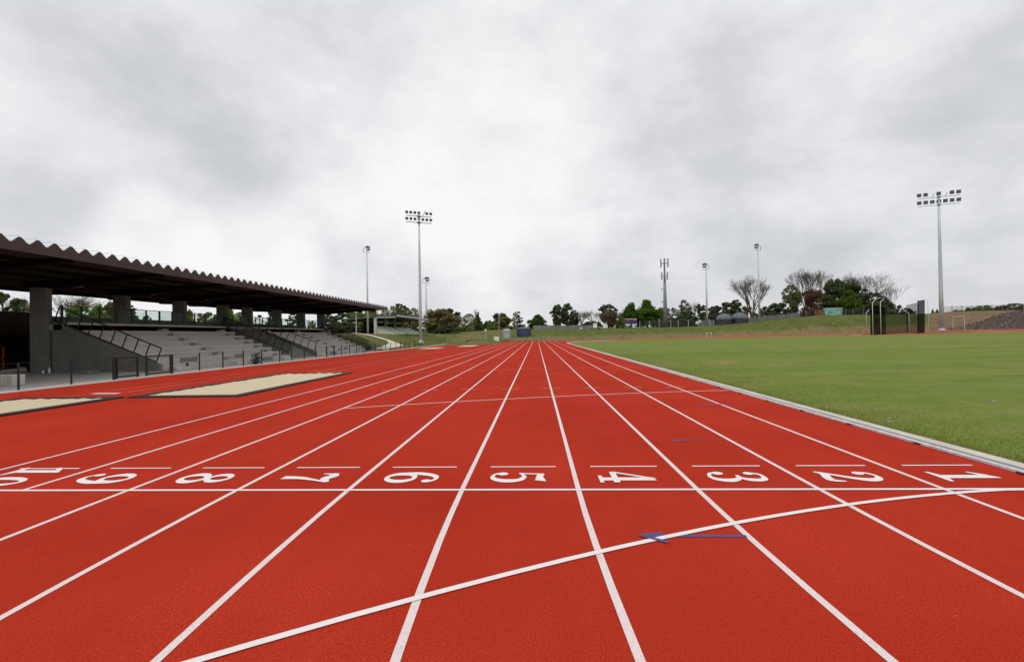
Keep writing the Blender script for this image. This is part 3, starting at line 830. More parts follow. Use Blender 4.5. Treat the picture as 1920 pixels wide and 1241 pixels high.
# store-room wall left of the tiers
gadd(MB().box(-38.5, -38.2, 6, 31.5, 2.15, 3.62).build('rear_wall', MT['brown_wall']))
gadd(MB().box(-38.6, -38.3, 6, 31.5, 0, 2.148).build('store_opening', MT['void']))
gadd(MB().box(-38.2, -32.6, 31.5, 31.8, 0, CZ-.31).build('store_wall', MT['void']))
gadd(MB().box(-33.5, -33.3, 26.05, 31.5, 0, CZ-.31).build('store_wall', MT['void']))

# things standing under and in front of the stand
t = thing('trolley', 'orange red steel frame trolley with a pale bar in the dark store opening', 'trolley', (-37.25, 27.3, 0))
m = MB()
for x in (-.9, .55):
    for y in (-.4, .4): m.bar((x, y, .2), (x, y, 1.45), .07)
for z in (.72, 1.43):
    for y in (-.4, .4): m.bar((-.9, y, z), (.55, y, z), .06)
    for x in (-.9, .55): m.bar((x, -.4, z), (x, .4, z), .06)
m.build('frame', MT['orange'], t)
MB().box(-.9, .5, -.47, -.43, .34, .50).build('pale_bar', MT['white_metal'], t)
MB().box(-.9, .55, -.4, .4, .14, .22).build('deck', MT['orange'], t)
for x in (-.7, .4):
    for y in (-.3, .3): MB().tube([(x, y-.05, .08), (x, y+.05, .08)], .08, 12).build('wheel', MT['black_rubber'], t)
o = MB().box(-27.6, -25.2, 17.85, 18.35, .0, .42).build('concrete_block', MT['conc_light']); bevel(o, .03)
tag(o, 'pale concrete block on the paving behind the front fence at the far left', 'block')
m = MB(); m.lathe([(.0, 0), (.42, .02), (.5, .12), (.3, .22), (.05, .25)], 9, (0, 0, 0))
for i, v in enumerate(m.v): m.v[i] = (v[0]*(1+.15*math.sin(i*2.3)), v[1]*.7, v[2]*(1+.3*math.sin(i*1.7)))
p = G(74, 694); o = m.build('rubble_bag', MT['conc_light'], None, True, loc=(p.x+1.0, 26.2, .01))
tag(o, 'crumpled pale bag lying at the foot of the nearest column', 'bag')
for i, (x, y, h, lb) in enumerate(((-31.55, 25.1, .16, 'small white container on the ground beside the pale bag'), (-31.35, 25.25, .30, 'taller white bottle on the ground by the flank wall'))):
    o = MB().lathe([(.06, 0), (.07, .02), (.07, h*.65), (.03, h*.8), (.03, h)], 12).build('bottle', MT['white_metal'], None, True, loc=(x, y, .013)); tag(o, lb, 'bottle')
o = MB().box(-29.0, -28.2, 24.2, 24.9, .013, .16).build('paving_slab', MT['conc_dark']); bevel(o, .02); tag(o, 'dark slab lying on the paving in front of the flank wall', 'slab')
# leafy debris at the foot of the tiers
def twigs(name, loc, lb, cat, n=60, r=.45):
    m = MB(); rs = random.Random(5)
    for k in range(n):
        a = rs.uniform(0, 6.28); e = rs.uniform(.2, 1.4); l = rs.uniform(.25, 1)*r
        b = Vector((math.cos(a)*math.cos(e)*l, math.sin(a)*math.cos(e)*l, math.sin(e)*l*1.3+.02))
        m.bar((b.x*.15, b.y*.15, .0), b, .012)
        m.obox(b, (.06, .01, .01), (0, .035, .02), (.002, .002, .004))
    o = m.build(name, MT['tank_dark'], None, loc=loc); return tag(o, lb, cat)
p = G(486, 684); twigs('shrub', (p.x-.5, p.y+.5, .015), 'small dark leafless weed growing between fence and front step', 'weed', 70, .65)
p = G(712, 655); twigs('shrub', (-24.3, 55.0, .1), 'small dark shrub behind the fence beyond the last flank wall', 'weed', 90, .6)

# ------------------------------------------------------------------ track fence
FXX = -23.05
def fence_run(name, label, cat, ylist, h=.92, thick=(), group=None, x=FXX, mesh=True, zf=lambda y: .02):
    t = thing(name, label, cat, (x, ylist[0], 0), 0, group)
    y0 = ylist[0]
    for i, y in enumerate(ylist):
        w = .085 if i in thick else .055
        o = MB().box(-w/2, w/2, y-y0-w/2, y-y0+w/2, zf(y), zf(y)+h+.02).build('post', MT['black_metal'], t)
        bevel(o, .006, 1)
    for a, b in zip(ylist[:-1], ylist[1:]):
        m = MB(); n = max(2, int((b-a)/.11))
        for k in range(1, n):
            yy = a-y0+(b-a)*k/n; zz = zf(a+(b-a)*k/n); m.box(-.001, .001, yy-.001, yy+.001, zz+.06, zz+h)
        for z in (.07, .25, .43, .61, .79, h): 
            w = .012 if z == h else .002
            m.bar((0, a-y0+.03, zf(a)+z), (0, b-y0-.03, zf(b)+z), w)
        m.build('mesh_panel', MT['black_metal'], t)
    return t
u2y = lambda u: (FXX-CX)/RAT(u)
def U(*us): return [float((FXX-CX)/RAT(u)) for u in us]
fence_run('track_fence', 'black mesh fence in front of the store opening, left of the gate', 'fence', [8.2, 10.2, 12.1, 14.05]+U(34, 133, 213), thick=(6,))
fence_run('track_fence', 'long black mesh fence in front of the concrete tiers', 'fence', U(322, 373.6, 417.5, 456, 490, 524, 546.6, 570, 592, 612, 626, 640, 655, 668, 680), thick=(0, 9, 10))
fence_run('track_fence', 'black mesh fence past the end of the tiers beside the path', 'fence', U(684, 694, 704, 714, 723, 732, 742, 751, 759, 767), thick=(7, 9))
zg = lambda y: .05+.3*S((y-68)/25)
fence_run('track_fence', 'detached length of black fence in front of the tall pole base', 'fence', U(777, 784, 791, 797, 803, 808, 813, 818, 822, 826, 830, 834.5), h=1.0, thick=(0, 11), x=FXX, zf=zg)
def gate(u0, u1, label):
    y0, y1 = U(u0)[0], U(u1)[0]; t = thing('fence_gate', label, 'gate', (FXX+.02, y0, 0), 0, 'gate leaves of the track fence'); l = y1-y0
    m = MB()
    for y in (.04, l-.04): m.box(-.035, .035, y-.035, y+.035, .05, .95)
    for z in (.12, .92): m.bar((0, .075, z), (0, l-.075, z), .07)
    m.build('frame', MT['black_metal'], t)
    m = MB()
    for k in range(1, 18): m.box(-.002, .002, .04+(l-.08)*k/18-.002, .04+(l-.08)*k/18+.002, .145, .895)
    m.build('mesh_panel', MT['black_metal'], t)
gate(216, 258, 'black framed gate leaf left of the narrow opening in the fence')
gate(272, 320, 'black framed gate leaf right of the narrow opening in the fence')

# ------------------------------------------------------------------ floodlight towers
def flood_lamp(name, parent, loc, rz, tilt, s=1.):
    o = MB().box(-.36*s, .36*s, -.14*s, .14*s, -.36*s, .36*s).build(name, MT['lamp_body'], parent); o.location = loc
    o.rotation_euler = (tilt, 0, rz); bevel(o, .05*s, 1)
    g = MB().box(-.32*s, .32*s, .141*s, .17*s, -.31*s, .31*s).build('lens', MT['lamp_glass'], o)
    return o
def tower(label, u, vb, vt, y, uL, uR, vL, vR, row_gap, base_w, missing, aim, hw=.84):
    b = P(u, vb, y); top = P(u-(5 if u < 1000 else 8), vt, y)
    H = top.z-b.z; t = thing('floodlight_tower', label, 'floodlight', tuple(b), 0, 'twin-bar floodlight towers')
    r0 = base_w*pxm(y)/2
    MB().tube([(0, 0, -.3), (0, 0, H*.3), (0, 0, H*.65), (0, 0, H)], [r0, r0*.82, r0*.6, r0*.42], 14).build('pole', MT['galv'], t, True)
    MB().lathe([(r0*1.7, -.1), (r0*1.7, .12), (r0*1.15, .16), (r0*1.02, .5)], 14).build('base_plate', MT['galv'], t)
    # bar through the pole top, turned so its ends fall nearer and farther
    L_ = (uR-uL)*pxm(y)*hw; dy = vL*L_; d = Vector((L_, dy, 0)); ln = d.length; d.normalize(); rz = math.atan2(d.y, d.x)
    for row in range(2):
        z = H-.35-row*row_gap*pxm(y)
        o = MB().bar(-d*ln/2, d*ln/2, .16, .12).build('crossbar', MT['galv'], t); o.location = (0, 0, z)
        bk = MB().box(-.3, .3, -.3, .3, -.12, .12).build('bracket', MT['galv_dark'], o)
        for k in range(7):
            if row == 0 and k in missing: 
                q = d*(ln*(-.47+.94*k/6)); a = MB().bar(q, q+Vector((.45, 0, 1.0)), .09).build('lamp_arm', MT['galv_dark'], o)
                continue
            q = d*(ln*(-.47+.94*k/6)); s = ln/7*1.02
            flood_lamp('floodlight', o, (q.x, q.y, .50*s+.25), rz+aim, -.25 if aim else .25, s)
    return t
tower('tall galvanised light tower left of the track, in front of the far seating', 789, 642, 402, 85, 759, 811, .50, 0, 12, 6.8, (4,), 0)
tower('tall galvanised light tower standing alone on the right beside the brown bank', 1766, 619.5, 367, 122.5, 1722, 1796, -.38, 0, 14, 7.8, (2, 4), 0, .76)
def small_tower(label, u, vb, vt, y, side, lean=2):
    b = P(u, vb, y); top = P(u-lean, vt, y); H = top.z-b.z; s = y/100.*.72
    t = thing('floodlight_pole', label, 'floodlight', tuple(b), 0, 'slim floodlight poles on the far banks')
    MB().tube([(0, 0, -.3), (0, 0, H*.4), (0, 0, H-.9*s)], [.30*s, .24*s, .14*s], 10).build('pole', MT['galv'], t, True)
    hd = MB()
    hd.tube([(0, 0, H-1.6*s), (0, 0, H)], .13*s, 8)
    for z in (H-1.5*s, H-.35*s):
        hd.bar((-.95*s, 0, z), (.95*s, .6*s, z), .10*s)
    hd.bar((side*.95*s, .6*s*(side > 0), H-1.5*s), (side*.95*s, .6*s*(side > 0), H-.3*s), .09*s)
    hd.build('head_frame', MT['galv_dark'], t)
    for k, (x, z, rz) in enumerate(((-.65*side, -.1, .4), (-.25*side, .05, 0), (.15*side, .0, .9), (-.55*side, -.75, .4), (-.1*side, -.8, .8))):
        o = MB().box(-.27*s, .27*s, -.12*s, .12*s, -.2*s, .2*s).build('floodlight', MT['lamp_body'], t); o.location = (x*s, .1*s*k, H+z*s); o.rotation_euler = (.5, 0, rz)
small_tower('slim light pole rising behind the far end of the grandstand roof', 690, 628, 463, 90, -1, 4)
small_tower('slim light pole behind the far stand, right of the tall tower', 800, 622, 521, 140, -1, 1)
small_tower('shorter slim light pole left of the two dark tanks', 1326, 612, 495, 142, 1, 2)
small_tower('taller slim light pole in front of the bare tree right of the tanks', 1424, 603, 459, 140, 1, 5)

# telecom mast
b = P(1248, 614.5, 142); tp = P(1244, 487, 142); H = tp.z-b.z
t = thing('telecom_mast', 'tall grey telecom mast carrying two rings of panel antennas', 'mast', tuple(b))
MB().tube([(0, 0, -.3), (0, 0, H*.35), (0, 0, H*.72)], [.62, .52, .34], 12).build('pole', MT['galv_dark'], t, True)
MB().tube([(0, 0, H*.72), (0, 0, H*.97)], [.26, .20], 10).build('top_pole', MT['galv_dark'], t, True)
for zf, r, n, l in ((.945, 1.0, 6, 2.3), (.755, .78, 6, 2.0)):
    m = MB()
    for k in range(n):
        a = k*2*math.pi/n+.3; m.bar((0, 0, H*zf), (math.cos(a)*r, math.sin(a)*r, H*zf), .09)
        m.bar((math.cos(a)*r, math.sin(a)*r, H*zf), (math.cos(a+2*math.pi/n)*r, math.sin(a+2*math.pi/n)*r, H*zf), .06)
    m.build('antenna_frame', MT['galv_dark'], t)
    for k in range(n):
        a = k*2*math.pi/n+.3
        o = MB().box(-.10, .10, -.19, .19, -l*.5, l*.5).build('antenna_panel', MT['tank_grey'] if k % 2 else MT['galv_dark'], t); o.location = (math.cos(a)*(r+.1), math.sin(a)*(r+.1), H*zf+.15); o.rotation_euler = (0, 0, a)
for z in (.565, .375):
    o = MB().lathe([(.0, 0), (.28, .06), (.34, .18)], 14).build('dish_antenna', MT['galv_dark'], t); o.location = (-.75, -.1, H*z); o.rotation_euler = (0, -1.4, 0)
    MB().bar((-.7, -.05, H*z), (-.2, 0, H*z), .06).build('dish_arm', MT['galv_dark'], t)

# ------------------------------------------------------------------ far covered stand
yS0, yS1 = 93., 120.
xs_ = CX+RAT(745)*yS0
fs = thing('covered_stand', 'small covered stand with pale green seats on the bank beyond the path', 'stand', (xs_, yS0, 0))
def FP(u, v, y): p = P(u, v, y); return (p.x-xs_, p.y-yS0, p.z)
zF = P(745, 590.5, yS0).z
xb = CX+RAT(640)*yS0-xs_; zb = P(640, 598, yS0).z
LN = yS1-yS0
zfl = tz(xs_-2, yS0)
m = MB(); m.add([(0, 0, zF), (xb*.45, 0, zF-.10), (xb, 0, zb), (0, LN, zF), (xb*.45, LN, zF-.10), (xb, LN, zb), (0, 0, zF-.3), (xb*.45, 0, zF-.45), (xb, 0, zb-.3), (0, LN, zF-.3), (xb*.45, LN, zF-.45), (xb, LN, zb-.3)],
    [(0, 1, 4, 3), (1, 2, 5, 4), (6, 9, 10, 7), (7, 10, 11, 8), (0, 6, 7, 1), (1, 7, 8, 2), (3, 4, 10, 9), (4, 5, 11, 10), (2, 8, 11, 5), (0, 3, 9, 6)])
rr = m.build('roof', MT['stand_roof'], fs)
MB().box(.002, .16, -.1, LN, zF-.28, zF+.03).build('gutter', MT['gutter'], rr)
MB().box(xb*.38, xb*.02, -.12, -.002, zF-.52, zF-.36).build('gutter', MT['gutter'], rr)
uc = CX+RAT(703.5)*yS0-xs_
for j, yy in enumerate((.3, 6.8, 13.3, 19.8, 26.3)):
    MB().box(uc-.26, uc+.26, yy-.2, yy+.2, zfl-1.2, zF-.42).build('column', MT['conc_light'] if j == 0 else MT['conc'], fs)
MB().box(uc-2.6, uc-2.4, 1, LN, zfl-1, zF-1.2).build('rear_wall', MT['roof_dark'], fs)
rows = 7; x0r = -1.0; x1r = uc-.2
zr0 = P(735, 629, yS0).z; zr1 = P(705, 615, yS0).z
m = MB()
pr = [(x0r+.5, zr0-2)]
for k in range(rows): 
    xa = x0r+(x1r-x0r)*k/rows; za = zr0+(zr1-zr0)*k/rows-.25
    pr += [(xa+.3, za), (xa+.3+(x1r-x0r)/rows, za)]
pr += [(x1r-.3, zr0-2)]
m.prism(pr, 'y', .6, LN); m.build('terrace', MT['conc'], fs)
MB().prism([(x0r+.6, zr0-1.6), (x0r+.6, zr0-.1), (x1r, zr1+.12), (x1r-.3, zr1-1.6)], 'y', .35, .55).build('flank_wall', MT['conc_light'], fs)
ncol = 14; seat0 = None
for k in range(rows):
    xa = x0r+(x1r-x0r)*k/rows; za = zr0+(zr1-zr0)*k/rows-.25
    for c in range(ncol):
        if c in (6,): continue
        yy = 1.3+c*(LN-2)/ncol
        if seat0 is None:
            m = MB(); w = (LN-2)/ncol*.36
            m.box(-.24, .22, -w, w, .34, .42); m.prism([(-.24, .42), (-.17, .42), (-.28, .86), (-.34, .86)], 'y', -w, w); m.box(-.1, .0, -.1, .1, 0, .34)
            seat0 = m.build('seat', MT['seat_green'], fs); o = seat0
        else:
            o = seat0.copy(); C.objects.link(o); o.parent = fs
        o.location = (xa, yy+random.uniform(-.05, .05), za)
for k in range(5):
    MB().box(uc-1.2, uc-.5, 5+k*4.3, 6.2+k*4.3, zF-1.3, zF-.95).build('hanging_light', MT['lamp_white'], fs)

# ------------------------------------------------------------------ throwing cage
yc = 108.
cg = thing('throwing_cage', 'tall throwing cage with white crook-topped posts and black netting', 'cage', tuple(P(1680, 627, yc)))
co_ = cg.location.copy()
def crook(u, vb, vt, y, du, r=.11):
    r *= .52; b = P(u, vb, y)-co_; tpz = P(u, vt, y).z-co_.z; e = P(u+du, vt-6, y)-co_
    MB().tube([(b.x, b.y, b.z-.2), (b.x, b.y, tpz-.3), (b.x+(e.x-b.x)*.12, b.y, tpz), (e.x, e.y+.4, e.z)], [r, r, r*.9, r*.7], 8).build('post', MT['white_metal'], cg, True)
crook(1625, 625, 586, 116, 7, .10); crook(1637, 628.5, 566, yc, 9); crook(1652, 628.5, 565, yc, 9)
crook(1705, 624, 587, 112, -9, .10); crook(1741, 624, 562, yc, -10, .10); crook(1723, 623, 564, 118, -9, .10)
def netp(pts, mat, folds=10, amp=.25):
    m = MB(); (ua, ya, ta, ba), (ub, yb, tb, bb) = pts
    for i in range(folds+1):
        s = i/folds; u = ua+(ub-ua)*s; y = ya+(yb-ya)*s+amp*math.sin(i*2.1)
        for v in (ta+(tb-ta)*s, ba+(bb-ba)*s): q = P(u, v, y)-co_; m.v.append((q.x, q.y, q.z))
    for i in range(folds): m.f.append((2*i, 2*i+1, 2*i+3, 2*i+2))
    o = m.build('netting', mat, cg, recalc=False)
    if mat is not MT['net']: so = o.modifiers.new('thick', 'SOLIDIFY'); so.thickness = .01
netp(((1632, 110, 570, 627.5), (1661, 112, 577, 627)), MT['net_thick'], 16, .5)
netp(((1661, 112, 585, 627), (1704, 117, 587, 625)), MT['net'], 12, .15)
netp(((1699, 117, 572, 625), (1723, 115, 567, 624.5)), MT['net'], 10, .2)
netp(((1720, 115, 564, 624.5), (1734, 109, 562, 624)), MT['net_thick'], 8, .2)

# goal frame by the brown bank
b = P(1798, 618, 121)
t = thing('football_goal', 'pale rectangular goal frame at the foot of the brown rubble bank', 'goal', tuple(b))
w = 10*pxm(121); hgt = P(1798, 593, 121).z-b.z
for x in (-w, w): MB().tube([(x, 0, -.1), (x, 0, hgt)], .04, 8).build('upright', MT['lamp_white'], t)
MB().tube([(-w, 0, hgt), (w, 0, hgt)], .05, 8).build('crossbar', MT['lamp_white'], t)
# hurdle on the bend
b = P(1330, 631.5, 116)
t = thing('hurdle', 'white hurdle standing on the red far bend', 'hurdle', tuple(b))
m = MB()
for x in (-.55, .55): m.bar((x, 0, 0), (x, 0, .95), .05); m.bar((x, 0, .03), (x, .6, .03), .05)
m.build('frame', MT['white_metal'], t)
MB().box(-.62, .62, -.03, .03, .84, .97).build('top_bar', MT['white_metal'], t)
MB().box(-.2, .2, -.034, -.031, .86, .95).build('stripe', MT['black_rubber'], t)
# pale take-off boards on the bend
for u, v in ((1259, 635.5), (1605, 627.5)):
    b = P(u, v, 112); m = MB(); m.box(-1.0, 1.0, -.3, .3, 0, .10); o = m.build('board', MT['conc_light'], None, loc=(b.x, b.y, b.z-.08)); tag(o, 'pale flat board on the grass edge %s' % ('below the telecom mast' if u < 1400 else 'left of the throwing cage'), 'board')
# white goal posts far behind the chute
for u, vb, vt, y, lb in ((936, 623, 586, 150, 'white goal post left of the dark shrub behind the chute'), (962.5, 621, 590, 152, 'shorter white goal post of the close pair'), (966, 622, 584, 150, 'taller white goal post of the close pair beside the navy tank')):
    b = P(u, vb, y); h = P(u, vt, y).z-b.z
    o = MB().tube([(0, 0, -.3), (0, 0, h*.9), (0, 0, h)], [.07, .06, .04], 8).build('goal_post', MT['white_metal'], None, True, loc=tuple(b)); tag(o, lb, 'goal post', 'white goal posts behind the chute')

# ------------------------------------------------------------------ tanks and boxes
def tank(label, u0, u1, vb, ve, vt, y, mat, lid, grp=None, ribs=0):
    b = P((u0+u1)/2, vb, y); r = (u1-u0)/2*pxm(y); he = P((u0+u1)/2, ve, y).z-b.z; ht = P((u0+u1)/2, vt, y).z-b.z
    t = thing('water_tank', label, 'water tank', tuple(b), 0, grp)
    prof = [(r, -.4)]
    n = 10
    for k in range(n): z = he*k/n; prof += [(r, z), (r*1.012, z+he*.05)]
    prof += [(r, he)]
    MB().lathe(prof, 28).build('body', mat, t, False)
    MB().lathe([(r*1.02, he), (r*.96, he+(ht-he)*.35), (r*.7, he+(ht-he)*.72), (r*.25, ht), (.02, ht)], 28).build('lid', lid, t, False)
    m = MB()
    for k in range(10):
        a = k*2*math.pi/10; c, s = math.cos(a), math.sin(a)
        m.bar((c*r*1.0, s*r*1.0, he+.06), (c*r*.25, s*r*.25, ht+.04), .10)
    m.build('lid_rib', mat, t)
    return t
tank('dark water tank with ribbed domed lid, the left one of two', 1344, 1372, 612, 598.5, 588, 143, MT['tank_dark'], MT['tank_lid'], 'dark domed tanks')
tank('dark water tank with ribbed domed lid, the right one of two', 1373.5, 1402, 611, 597, 586, 143, MT['tank_dark'], MT['tank_lid'], 'dark domed tanks')
tank('wide navy blue tank beyond the end of the running lanes', 969, 996, 631, 616, 613.5, 132, MT['tank_blue'], MT['tank_lid'])
tank('pale grey ribbed tank left of the navy tank', 943, 958, 633, 619, 617, 130, MT['tank_grey'], MT['tile_pale'])
b = P(931, 640.5, 122); m = MB().box(-.60, .60, -.45, .45, -.1, 1.22); o = m.build('equipment_box', MT['white_metal'], None, loc=tuple(b)); bevel(o, .05)
tag(o, 'white upright box on the grass at the left end of the chute', 'box')
b = P(876.5, 643, 105); o = MB().lathe([(.13, -.1), (.13, .62), (.10, .70), (0, .72)], 12).build('bollard', MT['black_rubber'], None, loc=tuple(b)); tag(o, 'short black bollard on the grass left of the white box', 'bollard')
b = P(911, 636, 118); t = thing('sign_post', 'thin grey post with a small plate on the grass left of the white box', 'sign', tuple(b))
h = P(911, 617, 118).z-b.z
MB().tube([(0, 0, -.2), (0, 0, h)], .055, 8).build('post', MT['galv'], t); MB().box(-.22, .22, -.08, -.06, h-.5, h).build('plate', MT['white_metal'], t)
# twin frames of the black fence on the grass
for i, (us, lb) in enumerate((((810, 816), 'narrow black fence frame on the grass right of the tall tower'), ((833, 839, 844, 849, 855), 'wide black fence frame on the grass left of the bollard'))):
    y = 125 if i else 118
    b0 = P(us[0], 634, y); t = thing('fence_section', lb, 'fence', tuple(b0))
    for u in us:
        q = P(u, 634, y)-b0; MB().box(q.x-.05, q.x+.05, -.05, .05, -.3, 1.75 if u in (us[0], us[-1], 833) else 1.35).build('post', MT['black_metal'], t)
    q = P(us[-1], 634, y)-b0; m = MB(); m.bar((.06, 0, 1.3), (q.x-.06, 0, 1.3), .05); m.bar((.06, 0, .1), (q.x-.06, 0, .1), .05); m.build('rail', MT['black_metal'], t)

# path lamps
for u, vb, vt, y, lb in ((668, 618, 586, 82, 'pale path lamp with square head left of the slim light pole'), (487, 612, 594, 75, 'dark street lamp seen above the glass balustrade')):
    b = P(u, vb, y); h = P(u, vt, y).z-b.z; t = thing('path_lamp', lb, 'lamp', (b.x, b.y, b.z-1.2)); h += 1.2
    MB().tube([(0, 0, -.3), (0, 0, h)], [.09, .06], 8).build('post', MT['galv'] if u > 600 else MT['black_metal'], t)
    MB().box(-.55, .1, -.13, .13, h*.58, h*.58+.07).build('arm', MT['white_metal'] if u > 600 else MT['black_metal'], t)
    MB().box(-.2, .2, -.2, .2, h-.05, h+.28).build('lamp_head', MT['lamp_white'] if u > 600 else MT['black_metal'], t)

# signs on the far berm
b = P(1183, 613.5, 141); w = 11*pxm(141); h = P(1183, 597, 141).z-b.z
t = thing('banner_sign', 'dark blue and magenta printed banner on posts in front of the big green tree', 'sign', tuple(b))
MB().box(-w, w, -.06, .06, .45, h).build('panel', MT['banner'], t)
for x in (-w+.1, 0, w-.1): MB().box(x-.06, x+.06, .07, .17, -.3, h).build('post', MT['galv_dark'], t)
MB().box(-w, w, -.075, -.063, h-.28, h-.1).build('header_strip', MT['gutter'], t)
for x0, x1 in ((-w+.1, -.2), (.35, w-.05)): MB().box(x0, x1, -.075, -.063, .52, .86).build('caption_strip', MT['white_metal'], t)
for u, lb in ((1116, 'white blank board on posts, the left of a pair before the bare trees'), (1134.5, 'white blank board on posts, the right of a pair near the banner')):
    b = P(u, 616.5, 141); t = thing('notice_board', lb, 'sign', tuple(b), 0, 'pair of white boards'); 
    MB().box(-.55, .55, -.05, .05, .25, 1.55).build('panel', MT['white_metal'], t)
    for x in (-.45, .45): MB().box(x-.05, x+.05, .052, .14, -.3, 1.4).build('post', MT['galv_dark'], t)
b = P(1090, 616.5, 141); o = MB().lathe([(.0, .0), (.36, .0), (.36, .18), (.2, .3), (0, .32)], 16).build('white_dome', MT['white_metal'], None, True, loc=tuple(b)); tag(o, 'small white dome shape on the berm crest left of the white boards', 'cover')
for u, v, y, lb in ((1312.5, 603, 141, 'small white square sign on the wire fence left of the shorter pole'), (1498.5, 585.5, 142, 'small white square sign on the wire fence on the hill crest')):
    b = P(u, v, y); o = MB().box(-.26, .26, -.02, .02, -.26, .26).build('fence_sign', MT['white_metal'], None, loc=tuple(b)); tag(o, lb, 'sign')

# wire fence along the crest
def crest(u, dy=1.5):
    t = RAT(u); y = float(np.interp(t, T_t, T_cy))+dy; x = CX+t*y; return Vector((x, y, tz(x, y)))
def wire_fence(us, h, label, mat='galv_dark', dy=1.5):
    b = crest(us[0], dy); t = thing('wire_fence', label, 'fence', tuple(b))
    ps = [crest(u, dy)-b for u in us]
    for i, p in enumerate(ps):
        MB().box(p.x-.05, p.x+.05, p.y-.05, p.y+.05, p.z-.3, p.z+h).build('post', MT[mat], t)
    for a, c in zip(ps[:-1], ps[1:]):
        m = MB(); m.add([(a.x, a.y, a.z+.02), (c.x, c.y, c.z+.02), (c.x, c.y, c.z+h-.06), (a.x, a.y, a.z+h-.06)], [(0, 1, 2, 3)])
        o = m.build('wire_panel', MT['chain'], t, recalc=False); so = o.modifiers.new('thick', 'SOLIDIFY'); so.thickness = .004
wire_fence([1200, 1218, 1236, 1258, 1272, 1291, 1310, 1330], 2.0, 'wire mesh fence with pale posts along the berm behind the banner', 'galv', 1.2)
wire_fence([1408, 1428, 1444, 1461, 1478, 1496, 1512, 1530], 1.8, 'wire mesh fence climbing the grassy hill right of the tanks', 'galv_dark')
wire_fence([1578, 1586, 1600, 1620, 1640, 1660, 1680, 1700], 1.9, 'dark wire fence on the hill crest behind the throwing cage', 'galv_dark')
wire_fence([1770, 1786, 1804, 1823, 1842, 1861, 1880, 1900, 1920, 1940], 1.7, 'wire fence on the brown ridge at the far right', 'galv_dark')
# sheet-metal boundary fence
def sheet_fence(us, h, label, dy, v0=None):
    pts = [crest(u, dy) for u in us]; b = pts[0].copy(); t = thing('boundary_fence', label, 'fence', tuple(b))
    for i, (a, c) in enumerate(zip(pts[:-1], pts[1:])):
        a2, c2 = a-b, c-b; m = MB(); d = (c2-a2); n = max(3, int(Vector((d.x, d.y, 0)).length/.35))
        for k in range(n+1):
            q = a2+d*(k/n); off = .14*(k % 2); m.v += [(q.x, q.y+off, q.z-.2), (q.x, q.y+off, q.z+h)]
        for k in range(n): m.f.append((2*k, 2*k+2, 2*k+3, 2*k+1))
        o = m.build('panel', MT['grey_fence'], t); so = o.modifiers.new('thick', 'SOLIDIFY'); so.thickness = .03
    for p in pts: 
        q = p-b; MB().box(q.x-.05, q.x+.05, q.y-.13, q.y-.03, q.z-.2, q.z+h+.05).build('post', MT['grey_fence'], t)
sheet_fence([1000, 1016, 1032, 1048, 1064, 1080, 1096, 1112], 1.15, 'grey corrugated boundary fence under the two tall dark trees', 6)
sheet_fence([1310, 1325, 1340], 1.7, 'short grey boundary fence left of the dark tanks', 6)
sheet_fence([1403, 1420, 1440, 1460, 1480, 1500], 1.35, 'grey boundary fence running up behind the tall bare tree', 5)
# graffiti block
b = crest(1562, 3); w = 15*pxm(145); h = 1.75
o = MB().box(-w, w, -.6, .6, -.4, h).build('graffiti_wall', MT['teal'], None, loc=(b.x, b.y, P(1562, 589, b.y).z)); tag(o, 'low teal green wall covered in graffiti on the hill crest', 'wall')
o = MB().box(-.8, .8, -.6, .6, -.4, 1.35).build('low_wall', MT['rust'], None, loc=(b.x-w-1.1, b.y+.3, P(1562, 589.5, b.y).z)); tag(o, 'rusty orange patch of wall left of the teal graffiti wall', 'wall')

# ------------------------------------------------------------------ houses far behind
def house(label, u0, u1, vb, ve, vr, y, wall, roof, gable=False, windows=2, name='house'):
    b = P((u0+u1)/2, vb, y); w = (u1-u0)/2*pxm(y); he = P((u0+u1)/2, ve, y).z-b.z; hr = P((u0+u1)/2, vr, y).z-b.z
    t = thing(name, label, 'house', tuple(b)); dp = 4.
    if gable:
        MB().prism([(-w, -1.5), (w, -1.5), (w, he), (0, hr-.1), (-w, he)], 'y', -dp, dp).build('wall', wall, t)
        m = MB()
        for s in (-1, 1): m.add([(0, -dp-.3, hr+.05), (s*(w+.35), -dp-.3, he-.12), (s*(w+.35), dp+.3, he-.12), (0, dp+.3, hr+.05), (0, -dp-.3, hr-.06), (s*(w+.35), -dp-.3, he-.24), (s*(w+.35), dp+.3, he-.24), (0, dp+.3, hr-.06)], [(0, 1, 2, 3), (4, 7, 6, 5), (0, 4, 5, 1), (1, 5, 6, 2), (2, 6, 7, 3)])
        m.build('roof', roof, t)
    else:
        MB().box(-w, w, -dp, dp, -1.5, he).build('wall', wall, t)
        e = .4; i = min(w*.6, dp*.9)
        m = MB(); m.add([(-w-e, -dp-e, he), (w+e, -dp-e, he), (w+e, dp+e, he), (-w-e, dp+e, he), (-w+i, 0, hr), (w-i, 0, hr)], [(0, 1, 5, 4), (1, 2, 5), (2, 3, 4, 5), (3, 0, 4), (0, 3, 2, 1)])
        m.build('roof', roof, t)
    for k in range(windows):
        x = -w+2*w*(k+.5)/windows; MB().box(x-.5, x+.5, -dp-.04, -dp-.003, he*.35, he*.78).build('window', MT['glass_dark'], t)
house('house with a dark grey hipped roof left of the goal posts', 901, 918, 620.5, 616, 609, 190, MT['brick'], MT['tile_grey'])
house('long low white house behind the grass between the shrubs', 917, 951, 620, 615.5, 613.5, 185, MT['white_metal'], MT['tile_pale'], False, 4)
house('small white shed at the edge of the pale trees', 881, 894, 621, 617.5, 617, 180, MT['white_metal'], MT['tile_pale'], False, 1)
